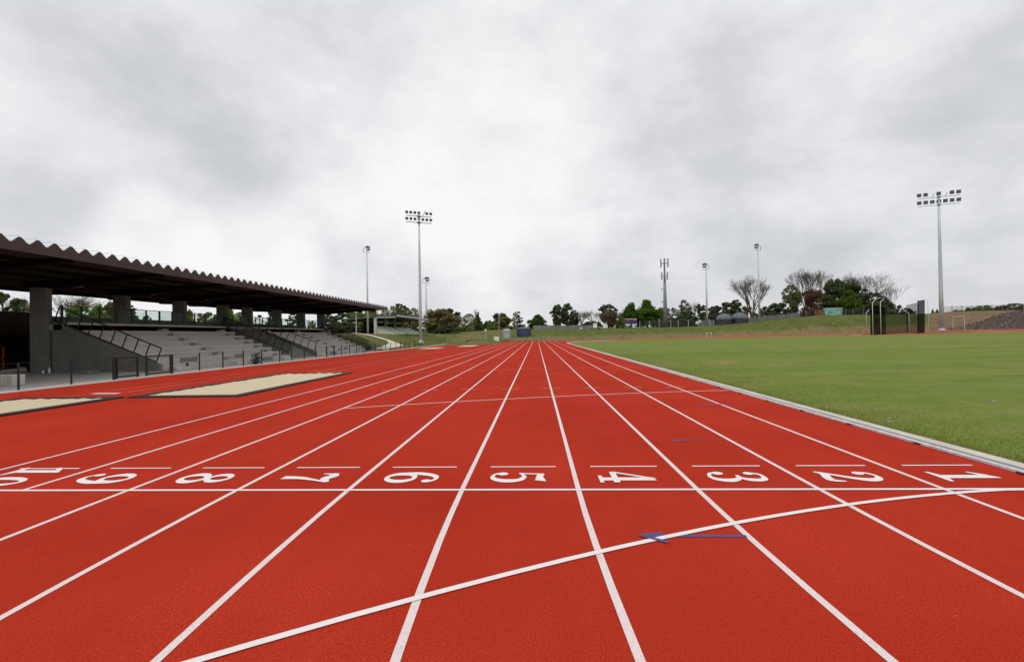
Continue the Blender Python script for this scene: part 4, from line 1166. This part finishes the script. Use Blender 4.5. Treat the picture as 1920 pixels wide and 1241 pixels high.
house('peach walled house beside the dark palm-like tree', 970, 985, 618, 609, 606, 200, MT['peach'], MT['tile_pale'])
house('pale house roof just left of the goal post pair', 950, 968, 618, 613, 610, 195, MT['brick'], MT['tile_pale'])
house('white gabled house below the small round tree', 1001, 1020, 618, 613, 607.5, 190, MT['white_metal'], MT['tile_pale'], True, 1)
house('pale gabled house between the two tall dark trees and the bare trees', 1057, 1071, 616, 611.5, 608, 185, MT['brick'], MT['tile_pale'], True, 1)
house('cream gabled house half hidden left of the banner', 1144, 1164, 616, 608, 600, 175, MT['brick'], MT['tile_pale'], True, 1)
house('pale shed glimpsed through the trees behind the grandstand end', 637, 652, 622, 606, 601, 120, MT['white_metal'], MT['tile_pale'], False, 2, 'shed')
# ------------------------------------------------------------------ trees
def leaf_cloud(name, centers, radii, per, size, squash=.8, stretch=1.):
    """one mesh of leaf-sized quads scattered in clumps"""
    per = int(per*1.25); size = size*1.15
    n = len(centers)*per
    c = np.repeat(np.array(centers), per, 0); r = np.repeat(np.array(radii), per)[:, None]
    d = RNG.normal(size=(n, 3)); d /= np.linalg.norm(d, axis=1)[:, None]
    rad = RNG.random((n, 1))**.45
    p = c+d*rad*r*np.array([1, 1, squash])
    nrm = d*.6+RNG.normal(size=(n, 3))*.7+np.array([0, 0, .35]); nrm /= np.linalg.norm(nrm, axis=1)[:, None]
    ref = RNG.normal(size=(n, 3)); t1 = np.cross(nrm, ref); t1 /= np.linalg.norm(t1, axis=1)[:, None]+1e-9; t2 = np.cross(nrm, t1)
    s = size*RNG.uniform(.6, 1.35, (n, 1)); a = t1*s; b = t2*s*.6*stretch
    v = np.zeros((n, 4, 3)); v[:, 0] = p-a; v[:, 1] = p-b; v[:, 2] = p+a; v[:, 3] = p+b
    me = bpy.data.meshes.new(name); me.vertices.add(4*n); me.vertices.foreach_set('co', v.ravel())
    me.loops.add(4*n); me.loops.foreach_set('vertex_index', np.arange(4*n, dtype=np.int32))
    me.polygons.add(n); me.polygons.foreach_set('loop_start', np.arange(0, 4*n, 4, dtype=np.int32)); me.polygons.foreach_set('loop_total', np.full(n, 4, dtype=np.int32))
    me.update(); me.validate(); me.materials.append(MT['leaf']); return me
def branch_mesh(name, segs, mat, sides=5):
    m = MB()
    for pts, rads in segs: m.tube(pts, rads, sides, False)
    me = bpy.data.meshes.new(name); me.from_pydata(m.v, [], m.f); me.update(); me.materials.append(mat); return me
def limbs(rs, H, centers, r0, base=.18, lean=.0):
    segs = [([(0, 0, -.4), (rs.uniform(-.1, .1), rs.uniform(-.1, .1), H*.3), (rs.uniform(-.3, .3), rs.uniform(-.3, .3), H*.62), (0, 0, H*.86)], [r0, r0*.8, r0*.5, r0*.15])]
    for c in centers:
        z0 = min(H*rs.uniform(base, base+.35), c[2]*.9); mid = (c[0]*.45+rs.uniform(-.2, .2), c[1]*.45+rs.uniform(-.2, .2), z0+(c[2]-z0)*.65)
        segs.append(([(0, 0, z0), mid, tuple(c)], [r0*.32, r0*.2, r0*.06]))
    return segs
VAR = {}
def make_leafy(key, seed, prof, nc, cr, per, size, H=10., R=4., flat=.8, r0=.32, sparse=0, mat='bark', zmin=.12):
    """prof(s): relative crown radius at relative height s"""
    rs = random.Random(seed); cs, rr = [], []
    tries = 0; nc = int(nc*2.1); cr *= .80
    while len(cs) < nc and tries < 5000:
        tries += 1
        s = rs.uniform(zmin, 1.); pr = prof(s)
        if rs.random() > pr: continue
        a = rs.uniform(0, 6.283); q = math.sqrt(rs.uniform(.12, 1.))*pr*R*rs.uniform(.75, 1.08)
        cs.append((q*math.cos(a), q*math.sin(a), H*s-cr*.4*flat)); rr.append(cr*rs.uniform(.6, 1.25))
    VAR[key] = (leaf_cloud('crown_'+key, cs, rr, per, size, flat), branch_mesh('trunk_'+key, limbs(rs, H, cs[:min(18, nc)], r0), MT[mat]), H, R)
ell = lambda lo=.15, pw=.5: (lambda s: max(0, 1-((s-(lo+1)/2)/((1-lo)/2))**2)**pw)
make_leafy('round', 1, ell(.08), 42, 1.25, 90, .24)
make_leafy('round2', 2, lambda s: max(0., (1-((s-.5)/.52)**2))**.5*(.8+.3*math.sin(9*s)), 40, 1.2, 90, .25)
make_leafy('lobed', 3, lambda s: (.95 if s < .62 else max(0, 1.5*(1-s))), 34, 1.45, 120, .24, zmin=.2)
make_leafy('oval', 4, lambda s: max(0, 1-((s-.58)/.44)**2)**.6, 36, .95, 90, .22, R=2.6, zmin=.2)
make_leafy('oval2', 14, lambda s: max(0, 1-((s-.55)/.46)**2)**.5, 30, .95, 90, .22, R=2.5, zmin=.22)
make_leafy('pine', 5, lambda s: (.9 if .25 < s < .7 else .6 if s >= .7 else .5), 30, 1.0, 90, .22, flat=.5, zmin=.12)
make_leafy('conifer', 6, lambda s: max(.02, 1.05*(1-s)), 46, .8, 80, .2, R=2.6, flat=.6, zmin=.06)
make_leafy('umbrella', 7, lambda s: (.98-1.3*max(0, s-.72) if s > .62 else .0), 24, 1.1, 90, .22, flat=.5, zmin=.55)
make_leafy('arched', 8, lambda s: max(0, 1-((s-.62)/.40)**2)**.45, 30, 1.05, 90, .22, flat=.6, zmin=.35)
make_leafy('thin', 9, ell(.1, .4), 60, .85, 40, .15, r0=.22, mat='bark_pale')
make_leafy('thin2', 19, ell(.15, .5), 54, .85, 40, .15, r0=.22, R=3.0, mat='bark_pale')
make_leafy('bush', 10, lambda s: max(0, 1-(s-.25)**2*1.5)**.5, 34, 1.1, 100, .26, H=6., R=5., r0=.15, zmin=.05)
make_leafy('shaggy', 12, lambda s: max(.0, 1-((s-.45)/.56)**2)**.4, 50, 1.0, 60, .24, zmin=.08)
# early-leaf trees also carry visible ascending twigs
def twiggy(rs, H, R, depth, spread, r0, n0=5, up=.35, first=.16):
    segs = []
    def grow(p, d, l, r, k):
        d = d.normalized(); e = p+d*l*.5+Vector((rs.uniform(-1, 1), rs.uniform(-1, 1), rs.uniform(-.3, .6)))*l*.06
        q = e+(d+Vector((rs.uniform(-1, 1), rs.uniform(-1, 1), up))*.16)*l*.5
        segs.append(([tuple(p), tuple(e), tuple(q)], [r, r*.85, r*.66]))
        if k == 0: return
        nb = rs.choice((2, 3, 3)) if k > 1 else rs.choice((3, 4))
        for i in range(nb):
            ax = Vector((rs.uniform(-1, 1), rs.uniform(-1, 1), rs.uniform(-.4, .4))); nd = (d+ax*spread+Vector((0, 0, up*.4))).normalized()
            st = q if i < 2 else e.lerp(q, rs.uniform(.2, .9))
            grow(st, nd, l*rs.uniform(.62, .86), r*.58, k-1)
    b = Vector((0, 0, H*first)); segs.append(([(0, 0, -.4), (.05, 0, H*first*.5), tuple(b)], [r0*1.15, r0, r0*.9]))
    for i in range(n0):
        a = i*6.283/n0+rs.uniform(-.4, .4); t = rs.uniform(.25, .75)*spread*1.3
        grow(b-Vector((0, 0, rs.uniform(0, H*first*.35))), Vector((math.cos(a)*t, math.sin(a)*t, 1)), H*.27, r0*.55, depth)
    xs_b = float(np.percentile([math.hypot(p[0], p[1]) for s in segs for p in s[0][2:]], 88)); zt = max(p[2] for s in segs for p in s[0])
    return segs, xs_b, zt
def make_bare(key, seed, spread, n0=5, depth=5, up=.35, mat='bark', r0=.26, first=.16):
    rs = random.Random(seed); segs, xb_, zt = twiggy(rs, 10., 4., depth, spread, r0, n0, up, first)
    me = branch_mesh('branches_'+key, segs[1:], MT[mat], 3); tr = branch_mesh('trunk_'+key, segs[:1], MT[mat], 7)
    VAR[key] = (me, tr, zt, xb_)
make_bare('bare', 21, .54, 6, 6, .3, r0=.36); make_bare('bare2', 22, .55, 6, 6, r0=.3); make_bare('bare3', 23, .75, 6, 6, .2, r0=.3); make_bare('bare_tall', 24, .35, 4, 5, .5, r0=.2)
make_bare('bare_fine', 25, .5, 7, 5, .3, r0=.18, first=.08)

def tree(kind, u, wpx, vb, vt, y, color, name, label, group=None, sink=.3, leafname='crown', bx=None):
    crown, trunk, H, Rr = VAR[kind]
    b = P(u, vb, y)
    if bx is not None: b = Vector(bx)
    else:
        zt = tz(b.x, b.y); b.z = min(b.z, zt) if abs(b.z-zt) < 6 else b.z
    h = P(u, vt, y).z-b.z; sz = h/H; sx = wpx/2*pxm(y)/Rr
    t = thing(name, label, 'tree' if 'tree' in name or name in ('conifer', 'pine_tree') else 'shrub' if name == 'shrub' else 'tree', (b.x, b.y, b.z-sink), 0, group)
    rz = random.uniform(0, 6.28)
    tr = bpy.data.objects.new('trunk', trunk); C.objects.link(tr); tr.parent = t; tr.scale = (sx, sx, sz); tr.rotation_euler[2] = rz
    cr_ = bpy.data.objects.new(leafname, crown); C.objects.link(cr_); cr_.parent = t; cr_.scale = (sx, sx, sz); cr_.rotation_euler[2] = rz
    cr_.color = (*[min(.4, q*1.7) for q in color], 1); return t
DK = (.072, .095, .050); DKB = (.090, .096, .064); MID = (.13, .175, .052); BR = (.125, .20, .034); OLV = (.155, .140, .060); PALE = (.16, .185, .065); GRY = (.15, .145, .10); RED = (.115, .072, .045); YEL = (.13, .15, .035); BRN = (.135, .095, .06)
g1 = 'trees seen under the grandstand roof'
B1 = [('shaggy', 8, 70, 600, 538, 46, DK, 'evergreen_tree', 'dark ragged evergreen tree at the far left under the grandstand roof'),
 ('bare3', 45, 70, 600, 543, 52, DK, 'bare_tree', 'bare twisted tree just left of the first concrete column'),
 ('thin2', 52, 40, 600, 560, 48, BRN, 'leafy_tree', 'brownish half-bare tree against the left edge of the first column'),
 ('bare', 138, 90, 606, 543, 62, DK, 'bare_tree', 'wide bare tree right of the first concrete column'),
 ('round', 148, 44, 608, 567, 58, BR, 'leafy_tree', 'bright green rounded tree, the left one between the first two columns'),
 ('lobed', 185, 42, 608, 563, 60, BR, 'leafy_tree', 'bright green lobed tree in the middle between the first two columns'),
 ('round2', 208, 34, 608, 561, 63, BRN, 'leafy_tree', 'rusty brown tree against the second column'),
 ('conifer', 246, 44, 608, 564, 56, DK, 'conifer', 'dark conifer just right of the second column'),
 ('bush', 272, 30, 608, 588, 60, DK, 'leafy_tree', 'low dark tree beyond the glass right of the second column'),
 ('round', 352, 26, 612, 575, 66, MID, 'leafy_tree', 'small green tree just right of the third column'),
 ('bush', 385, 60, 612, 583, 74, MID, 'leafy_tree', 'low spreading green tree left of the fourth column'),
 ('lobed', 432, 34, 616, 573, 76, BR, 'leafy_tree', 'bright green tree immediately right of the fourth column'),
 ('thin', 449, 24, 616, 581, 78, YEL, 'leafy_tree', 'thin yellow green tree left of the fifth column'),
 ('shaggy', 510, 20, 618, 578, 82, DK, 'evergreen_tree', 'dark narrow tree against the sixth column'),
 ('pine', 549, 26, 619, 582, 86, DKB, 'pine_tree', 'dark open pine between the sixth and seventh columns'),
 ('bush', 584, 20, 619, 599, 86, PALE, 'leafy_tree', 'pale low tree between the seventh and eighth columns'),
 ('shaggy', 617, 32, 620, 586, 92, DKB, 'evergreen_tree', 'dark frond-like tree just right of the last column'),
 ('shaggy', 640, 44, 622, 582, 110, DK, 'evergreen_tree', 'dark shaggy evergreen behind the roof of the far stand'),
 ('round2', 664, 40, 622, 580, 116, MID, 'leafy_tree', 'green round tree behind the pale path lamp'),
 ('bush', 650, 60, 622, 602, 104, DK, 'shrub', 'long dark hedge-like shrub below the pale path lamp'),
 ('lobed', 694, 54, 622, 573, 128, MID, 'leafy_tree', 'mid green tree at the far tip of the grandstand roof'),
 ('bush', 684, 34, 623, 610, 100, BRN, 'shrub', 'low brown shrub on the bank beside the slim light pole')]
for r in B1: tree(*r, group=None)
B2 = [('thin2', 722, 26, 622, 577, 140, PALE, 'pale first leafless poplar-like tree right of the grandstand tip'),
 ('thin', 738, 24, 622, 571, 142, PALE, 'pale early-leaf tree behind the ridge of the far stand roof'),
 ('thin2', 757, 24, 622, 576, 141, YEL, 'yellow green early-leaf tree below the umbrella crown'),
 ('thin', 776, 26, 622, 575, 140, PALE, 'pale early-leaf tree just left of the tall light tower'),
 ('thin2', 806, 28, 622, 577, 142, PALE, 'pale early-leaf tree behind the slim light pole right of the tower')]
for k, x, w, vb, vt, y, c, lb in B2: tree(k, x, w, vb, vt, y, c, 'leafy_tree', lb, 'pale early-leaf trees behind the far stand')
B3 = [('bare_fine', 730, 40, 622, 572, 138, GRY, 'bare_tree', 'fine grey twigged bare tree at the left of the pale row'),
 ('bare_fine', 768, 40, 622, 573, 137, GRY, 'bare_tree', 'fine grey twigged bare tree in the middle of the pale row'),
 ('umbrella', 753, 34, 622, 568.5, 160, DKB, 'evergreen_tree', 'dark umbrella-topped tree rising above the pale row'),
 ('shaggy', 770, 70, 622, 598, 150, DK, 'evergreen_tree', 'dark evergreen mass behind the far stand seating'),
 ('shaggy', 848, 34, 622, 575, 160, DK, 'evergreen_tree', 'dark evergreen crown behind the big olive brown tree'),
 ('round', 829, 62, 624, 577, 140, OLV, 'leafy_tree', 'big olive brown domed tree right of the far stand'),
 ('round2', 812, 30, 624, 582, 141, MID, 'leafy_tree', 'green side tree on the left flank of the olive brown tree'),
 ('bush', 838, 54, 625, 608, 137, DK, 'shrub', 'dark undergrowth below the olive brown tree'),
 ('bare_fine', 866, 34, 622, 587, 150, GRY, 'bare_tree', 'pale grey bare tree right of the olive brown tree'),
 ('thin', 880, 30, 622, 586, 152, YEL, 'leafy_tree', 'yellow green loose tree left of the spired conifer'),
 ('bush', 872, 46, 624, 606, 148, MID, 'shrub', 'green undergrowth below the pale grey bare tree'),
 ('conifer', 896, 26, 622, 582, 158, DK, 'conifer', 'dark pointed conifer with a bare spire beside it'),
 ('bare_tall', 894, 12, 622, 575, 162, GRY, 'bare_tree', 'thin bare spire rising over the dark conifer'),
 ('bush', 914, 34, 620, 600, 180, DK, 'shrub', 'dark low tree right of the spired conifer'),
 ('round', 938, 32, 619, 585, 185, DK, 'evergreen_tree', 'dark round evergreen behind the first goal post'),
 ('round2', 948, 36, 620, 592, 165, OLV, 'leafy_tree', 'olive brown tree between the goal posts'),
 ('bush', 925, 30, 620, 603, 170, MID, 'shrub', 'green bush left of the first goal post'),
 ('pine', 970, 26, 618, 583, 190, DKB, 'pine_tree', 'dark open palm-like tree behind the taller goal post'),
 ('lobed', 1008, 38, 618, 587, 180, (.045, .085, .018), 'leafy_tree', 'small round green tree standing alone over the white gabled house'),
 ('oval', 1045, 22, 617, 568.5, 150, DK, 'evergreen_tree', 'left of the two tall dark trees beyond the chute'),
 ('oval2', 1064, 26, 617, 567, 150, DK, 'evergreen_tree', 'right of the two tall dark trees beyond the chute'),
 ('oval2', 1077, 20, 617, 580, 158, DKB, 'evergreen_tree', 'lower dark tree tucked right of the two tall dark trees'),
 ('bare', 1090, 32, 617, 579, 156, GRY, 'bare_tree', 'pinkish bare tree, left one behind the white boards'),
 ('bare3', 1112, 44, 617, 577, 154, GRY, 'bare_tree', 'pinkish bare tree with spreading limbs behind the left white board'),
 ('bush', 1105, 60, 617, 601, 165, DK, 'shrub', 'dark hedge under the pinkish bare trees'),
 ('arched', 1141, 36, 617, 568.5, 158, DKB, 'evergreen_tree', 'dark arched-crown tree behind the right white board'),
 ('thin2', 1142, 34, 617, 578, 152, BRN, 'leafy_tree', 'brown half-bare tree in front of the arched dark crown'),
 ('bare', 1148, 34, 617, 580, 151, GRY, 'bare_tree', 'bare twiggy tree right of the arched dark crown'),
 ('lobed', 1184, 46, 616, 564, 156, (.055, .105, .016), 'leafy_tree', 'big fresh green tree, left lobe behind the banner'),
 ('lobed', 1214, 50, 616, 557.5, 158, (.060, .115, .016), 'leafy_tree', 'biggest fresh green tree left of the telecom mast'),
 ('bush', 1165, 24, 616, 594, 152, MID, 'shrub', 'green bush at the left foot of the big fresh green tree'),
 ('round2', 1240, 30, 615, 575, 165, OLV, 'leafy_tree', 'dull olive tree right behind the telecom mast'),
 ('thin', 1260, 32, 615, 575, 168, DKB, 'leafy_tree', 'open dark tree right of the telecom mast'),
 ('bush', 1265, 50, 615, 595, 160, DK, 'shrub', 'dark low trees right of the telecom mast base'),
 ('thin2', 1284, 26, 614, 559, 172, DKB, 'leafy_tree', 'grey ragged tall tree between mast and shorter pole'),
 ('bare_fine', 1300, 34, 614, 561, 174, GRY, 'bare_tree', 'hazy bare tree left of the dark rounded tree'),
 ('bush', 1288, 46, 614, 581, 160, DK, 'shrub', 'dark dense bush below the grey ragged tree'),
 ('arched', 1314, 25, 613, 568, 158, DK, 'evergreen_tree', 'dark rounded tree with pale stems left of the shorter pole'),
 ('bush', 1335, 30, 612, 577, 165, DK, 'shrub', 'dark bush right behind the shorter pole'),
 ('shaggy', 1357, 46, 611, 563, 160, DKB, 'pine_tree', 'dark wide pine behind the left tank'),
 ('oval2', 1381, 22, 610, 560, 158, DK, 'pine_tree', 'small dark pine behind the right tank'),
 ('bush', 1365, 60, 611, 579, 156, DK, 'shrub', 'dark hedge behind both tanks'),
 ('bush', 1400, 40, 606, 574, 165, BRN, 'shrub', 'brown green thicket at the foot of the tall bare tree'),
 ('bare', 1411, 64, 607, 512, 148, GRY, 'bare_tree', 'tall bare tree standing alone with the taller pole in front'),
 ('bush', 1437, 36, 601, 574, 165, DK, 'shrub', 'dark bush right of the tall lone bare tree'),
 ('round', 1459, 40, 600, 566, 170, DK, 'evergreen_tree', 'dark round bushy tree on the hill slope'),
 ('thin', 1484, 38, 598, 532, 165, (.10, .12, .05), 'leafy_tree', 'pale grey green loose tree left of the big bare tree on the hill'),
 ('round2', 1487, 34, 598, 545, 168, MID, 'leafy_tree', 'dull green tree on the hill beside the reddish tree'),
 ('bare2', 1512, 62, 592, 498, 170, GRY, 'bare_tree', 'big bare tree on the hill above the reddish tree'),
 ('round2', 1520, 42, 595, 541, 158, RED, 'leafy_tree', 'reddish brown round tree on the hill'),
 ('bare_tall', 1547, 30, 592, 499, 175, GRY, 'bare_tree', 'slender hazy bare tree behind the big dark tree'),
 ('round', 1565, 46, 592, 521, 160, DK, 'evergreen_tree', 'big very dark tree behind the graffiti wall'),
 ('thin2', 1536, 18, 592, 540, 160, OLV, 'leafy_tree', 'thin olive tree between reddish and dark trees'),
 ('round2', 1598, 50, 591, 528, 164, (.055, .078, .026), 'leafy_tree', 'dark green broad tree behind the bright green tree'),
 ('lobed', 1592, 46, 591, 541, 152, (.060, .100, .018), 'leafy_tree', 'bright green tree right of the graffiti wall'),
 ('bare3', 1625, 84, 592, 501, 168, DKB, 'bare_tree', 'widest bare tree above the dark trees left of the cage'),
 ('bare2', 1594, 46, 592, 509, 172, GRY, 'bare_tree', 'bare tree rising behind the dark green broad tree'),
 ('bare_fine', 1668, 48, 592, 529, 165, DKB, 'bare_tree', 'lower bare tree right of the widest bare tree'),
 ('round', 1630, 52, 592, 546, 156, DK, 'evergreen_tree', 'dark tree just left of the throwing cage'),
 ('bush', 1660, 58, 592, 559, 160, DK, 'shrub', 'dark wide bush behind the throwing cage netting'),
 ('bush', 1703, 30, 590, 576, 168, DK, 'shrub', 'dark distant bush seen through the cage netting'),
 ('conifer', 1749, 8, 590, 577, 170, DK, 'conifer', 'tiny dark conifer left of the right tower'),
 ('conifer', 1757, 9, 590, 577, 172, DK, 'conifer', 'tiny dark conifer against the right tower pole'),
 ('bush', 1798, 34, 587, 579, 158, MID, 'shrub', 'low green bush on the brown ridge'),
 ('bush', 1843, 44, 584, 571, 157, MID, 'shrub', 'green mounded bush in the middle of the brown ridge'),
 ('shaggy', 1818, 14, 586, 574, 157, DK, 'shrub', 'small dark bush left of the green mound on the ridge'),
 ('bush', 1872, 26, 584, 572, 158, DK, 'shrub', 'dark wide bush right of the green mound on the ridge'),
 ('shaggy', 1900, 34, 584, 566, 156, DK, 'shrub', 'tallest dark bush near the right end of the ridge'),
 ('bush', 1924, 30, 583, 573, 158, DK, 'shrub', 'dark bush cut by the right edge of the photo')]
for r in B3: tree(*r)

# ------------------------------------------------------------------ sky and light
SUN_EL, SUN_AZ = R_(58), R_(200)
w = bpy.data.worlds.new('World'); scene.world = w; w.use_nodes = True
nt = w.node_tree; nt.nodes.clear()
o = nt.nodes.new('ShaderNodeOutputWorld')
sky = nt.nodes.new('ShaderNodeTexSky'); sky.sky_type = 'NISHITA'; sky.sun_disc = False; sky.sun_elevation = SUN_EL; sky.sun_rotation = SUN_AZ
bg1 = nt.nodes.new('ShaderNodeBackground'); L(nt, sky.outputs[0], bg1.inputs[0]); bg1.inputs[1].default_value = .05
co = nt.nodes.new('ShaderNodeTexCoord').outputs['Generated']
sep = nt.nodes.new('ShaderNodeSeparateXYZ'); L(nt, co, sep.inputs[0])
zc = math_(nt, 'ADD', math_(nt, 'MAXIMUM', sep.outputs[2], 0.), .16)
cmb = nt.nodes.new('ShaderNodeCombineXYZ')
L(nt, math_(nt, 'DIVIDE', sep.outputs[0], zc), cmb.inputs[0]); L(nt, math_(nt, 'DIVIDE', sep.outputs[1], zc), cmb.inputs[1])
dn = nt.nodes.new('ShaderNodeVectorMath'); dn.operation = 'NORMALIZE'; L(nt, co, dn.inputs[0])
pc_ = mapping(nt, cmb.outputs[0], (1, 1, 1), (0, 0, R_(25)), (3.7, 1.3, 0))
n1_ = noise(nt, mapping(nt, dn.outputs[0], (1.5, 1.5, 2.3), (0, 0, 0), (0.2, 5.5, 8.8)), 1.0, 5, .52, .08); n2_ = noise(nt, mapping(nt, dn.outputs[0], (5, 5, 7.5), (0, 0, .3), (1.3, 4.7, 2.2)), 1.0, 6, .60, .05); n3_ = noise(nt, mapping(nt, cmb.outputs[0], (.5, 1.6, 1)), 1.5, 5, .55)
val = math_(nt, 'ADD', math_(nt, 'ADD', math_(nt, 'MULTIPLY', n1_, .54), math_(nt, 'MULTIPLY', n2_, .46)), math_(nt, 'MULTIPLY', n3_, .08))
def toward(u, v, k, width):
    d = ray(u, v).normalized(); vm = nt.nodes.new('ShaderNodeVectorMath'); vm.operation = 'DOT_PRODUCT'
    nv = nt.nodes.new('ShaderNodeVectorMath'); nv.operation = 'NORMALIZE'; L(nt, co, nv.inputs[0])
    L(nt, nv.outputs[0], vm.inputs[0]); vm.inputs[1].default_value = d
    mr = nt.nodes.new('ShaderNodeMapRange'); mr.interpolation_type = 'SMOOTHERSTEP'
    mr.inputs['From Min'].default_value = math.cos(R_(width)); mr.inputs['From Max'].default_value = 1.; mr.inputs['To Max'].default_value = k
    L(nt, vm.outputs['Value'], mr.inputs['Value']); return mr.outputs[0]
SKY_BIAS = [(890, 310, .10, 14), (1900, 540, -.13, 32), (480, 490, .17, 8), (290, 470, .14, 7), (350, 300, -.06, 16), (80, 330, -.05, 22), (1720, 240, .06, 18), (1300, 110, -.03, 14), (520, 230, -.035, 16), (1000, -100, .05, 45), (1100, 580, -.03, 14)]
for b_ in SKY_BIAS: val = math_(nt, 'ADD', val, toward(*b_))
val = math_(nt, 'ADD', math_(nt, 'MULTIPLY', math_(nt, 'SUBTRACT', val, .52), 1.12), .575)
cc = ramp(nt, val, [(.22, (.46, .48, .52)), (.38, (.605, .62, .652)), (.48, (.695, .706, .737)), (.56, (.79, .80, .824)), (.64, (.88, .887, .902)), (.76, (.99, .99, .99))])
bg2 = nt.nodes.new('ShaderNodeBackground'); L(nt, cc, bg2.inputs[0]); bg2.inputs[1].default_value = 1.0
mx = nt.nodes.new('ShaderNodeMixShader'); mx.inputs[0].default_value = .94
L(nt, bg1.outputs[0], mx.inputs[1]); L(nt, bg2.outputs[0], mx.inputs[2]); L(nt, mx.outputs[0], o.inputs['Surface'])
sd = bpy.data.lights.new('sun', 'SUN'); sd.energy = 1.3; sd.angle = R_(25); sd.color = (1, .97, .93)
so = bpy.data.objects.new('sun', sd); C.objects.link(so)
# sun direction to match the sky texture: rotation measured clockwise from +Y
dv = Vector((math.sin(SUN_AZ)*math.cos(SUN_EL), math.cos(SUN_AZ)*math.cos(SUN_EL), math.sin(SUN_EL)))
so.rotation_euler = dv.to_track_quat('Z', 'Y').to_euler(); so.location = (0, 0, 60)
vs_ = scene.view_settings; vs_.view_transform = 'Standard'; vs_.look = 'None'; vs_.exposure = 0; vs_.gamma = 1; vs_.use_curve_mapping = False
scene.cycles.transparent_max_bounces = 24
scene.cycles.max_bounces = 6
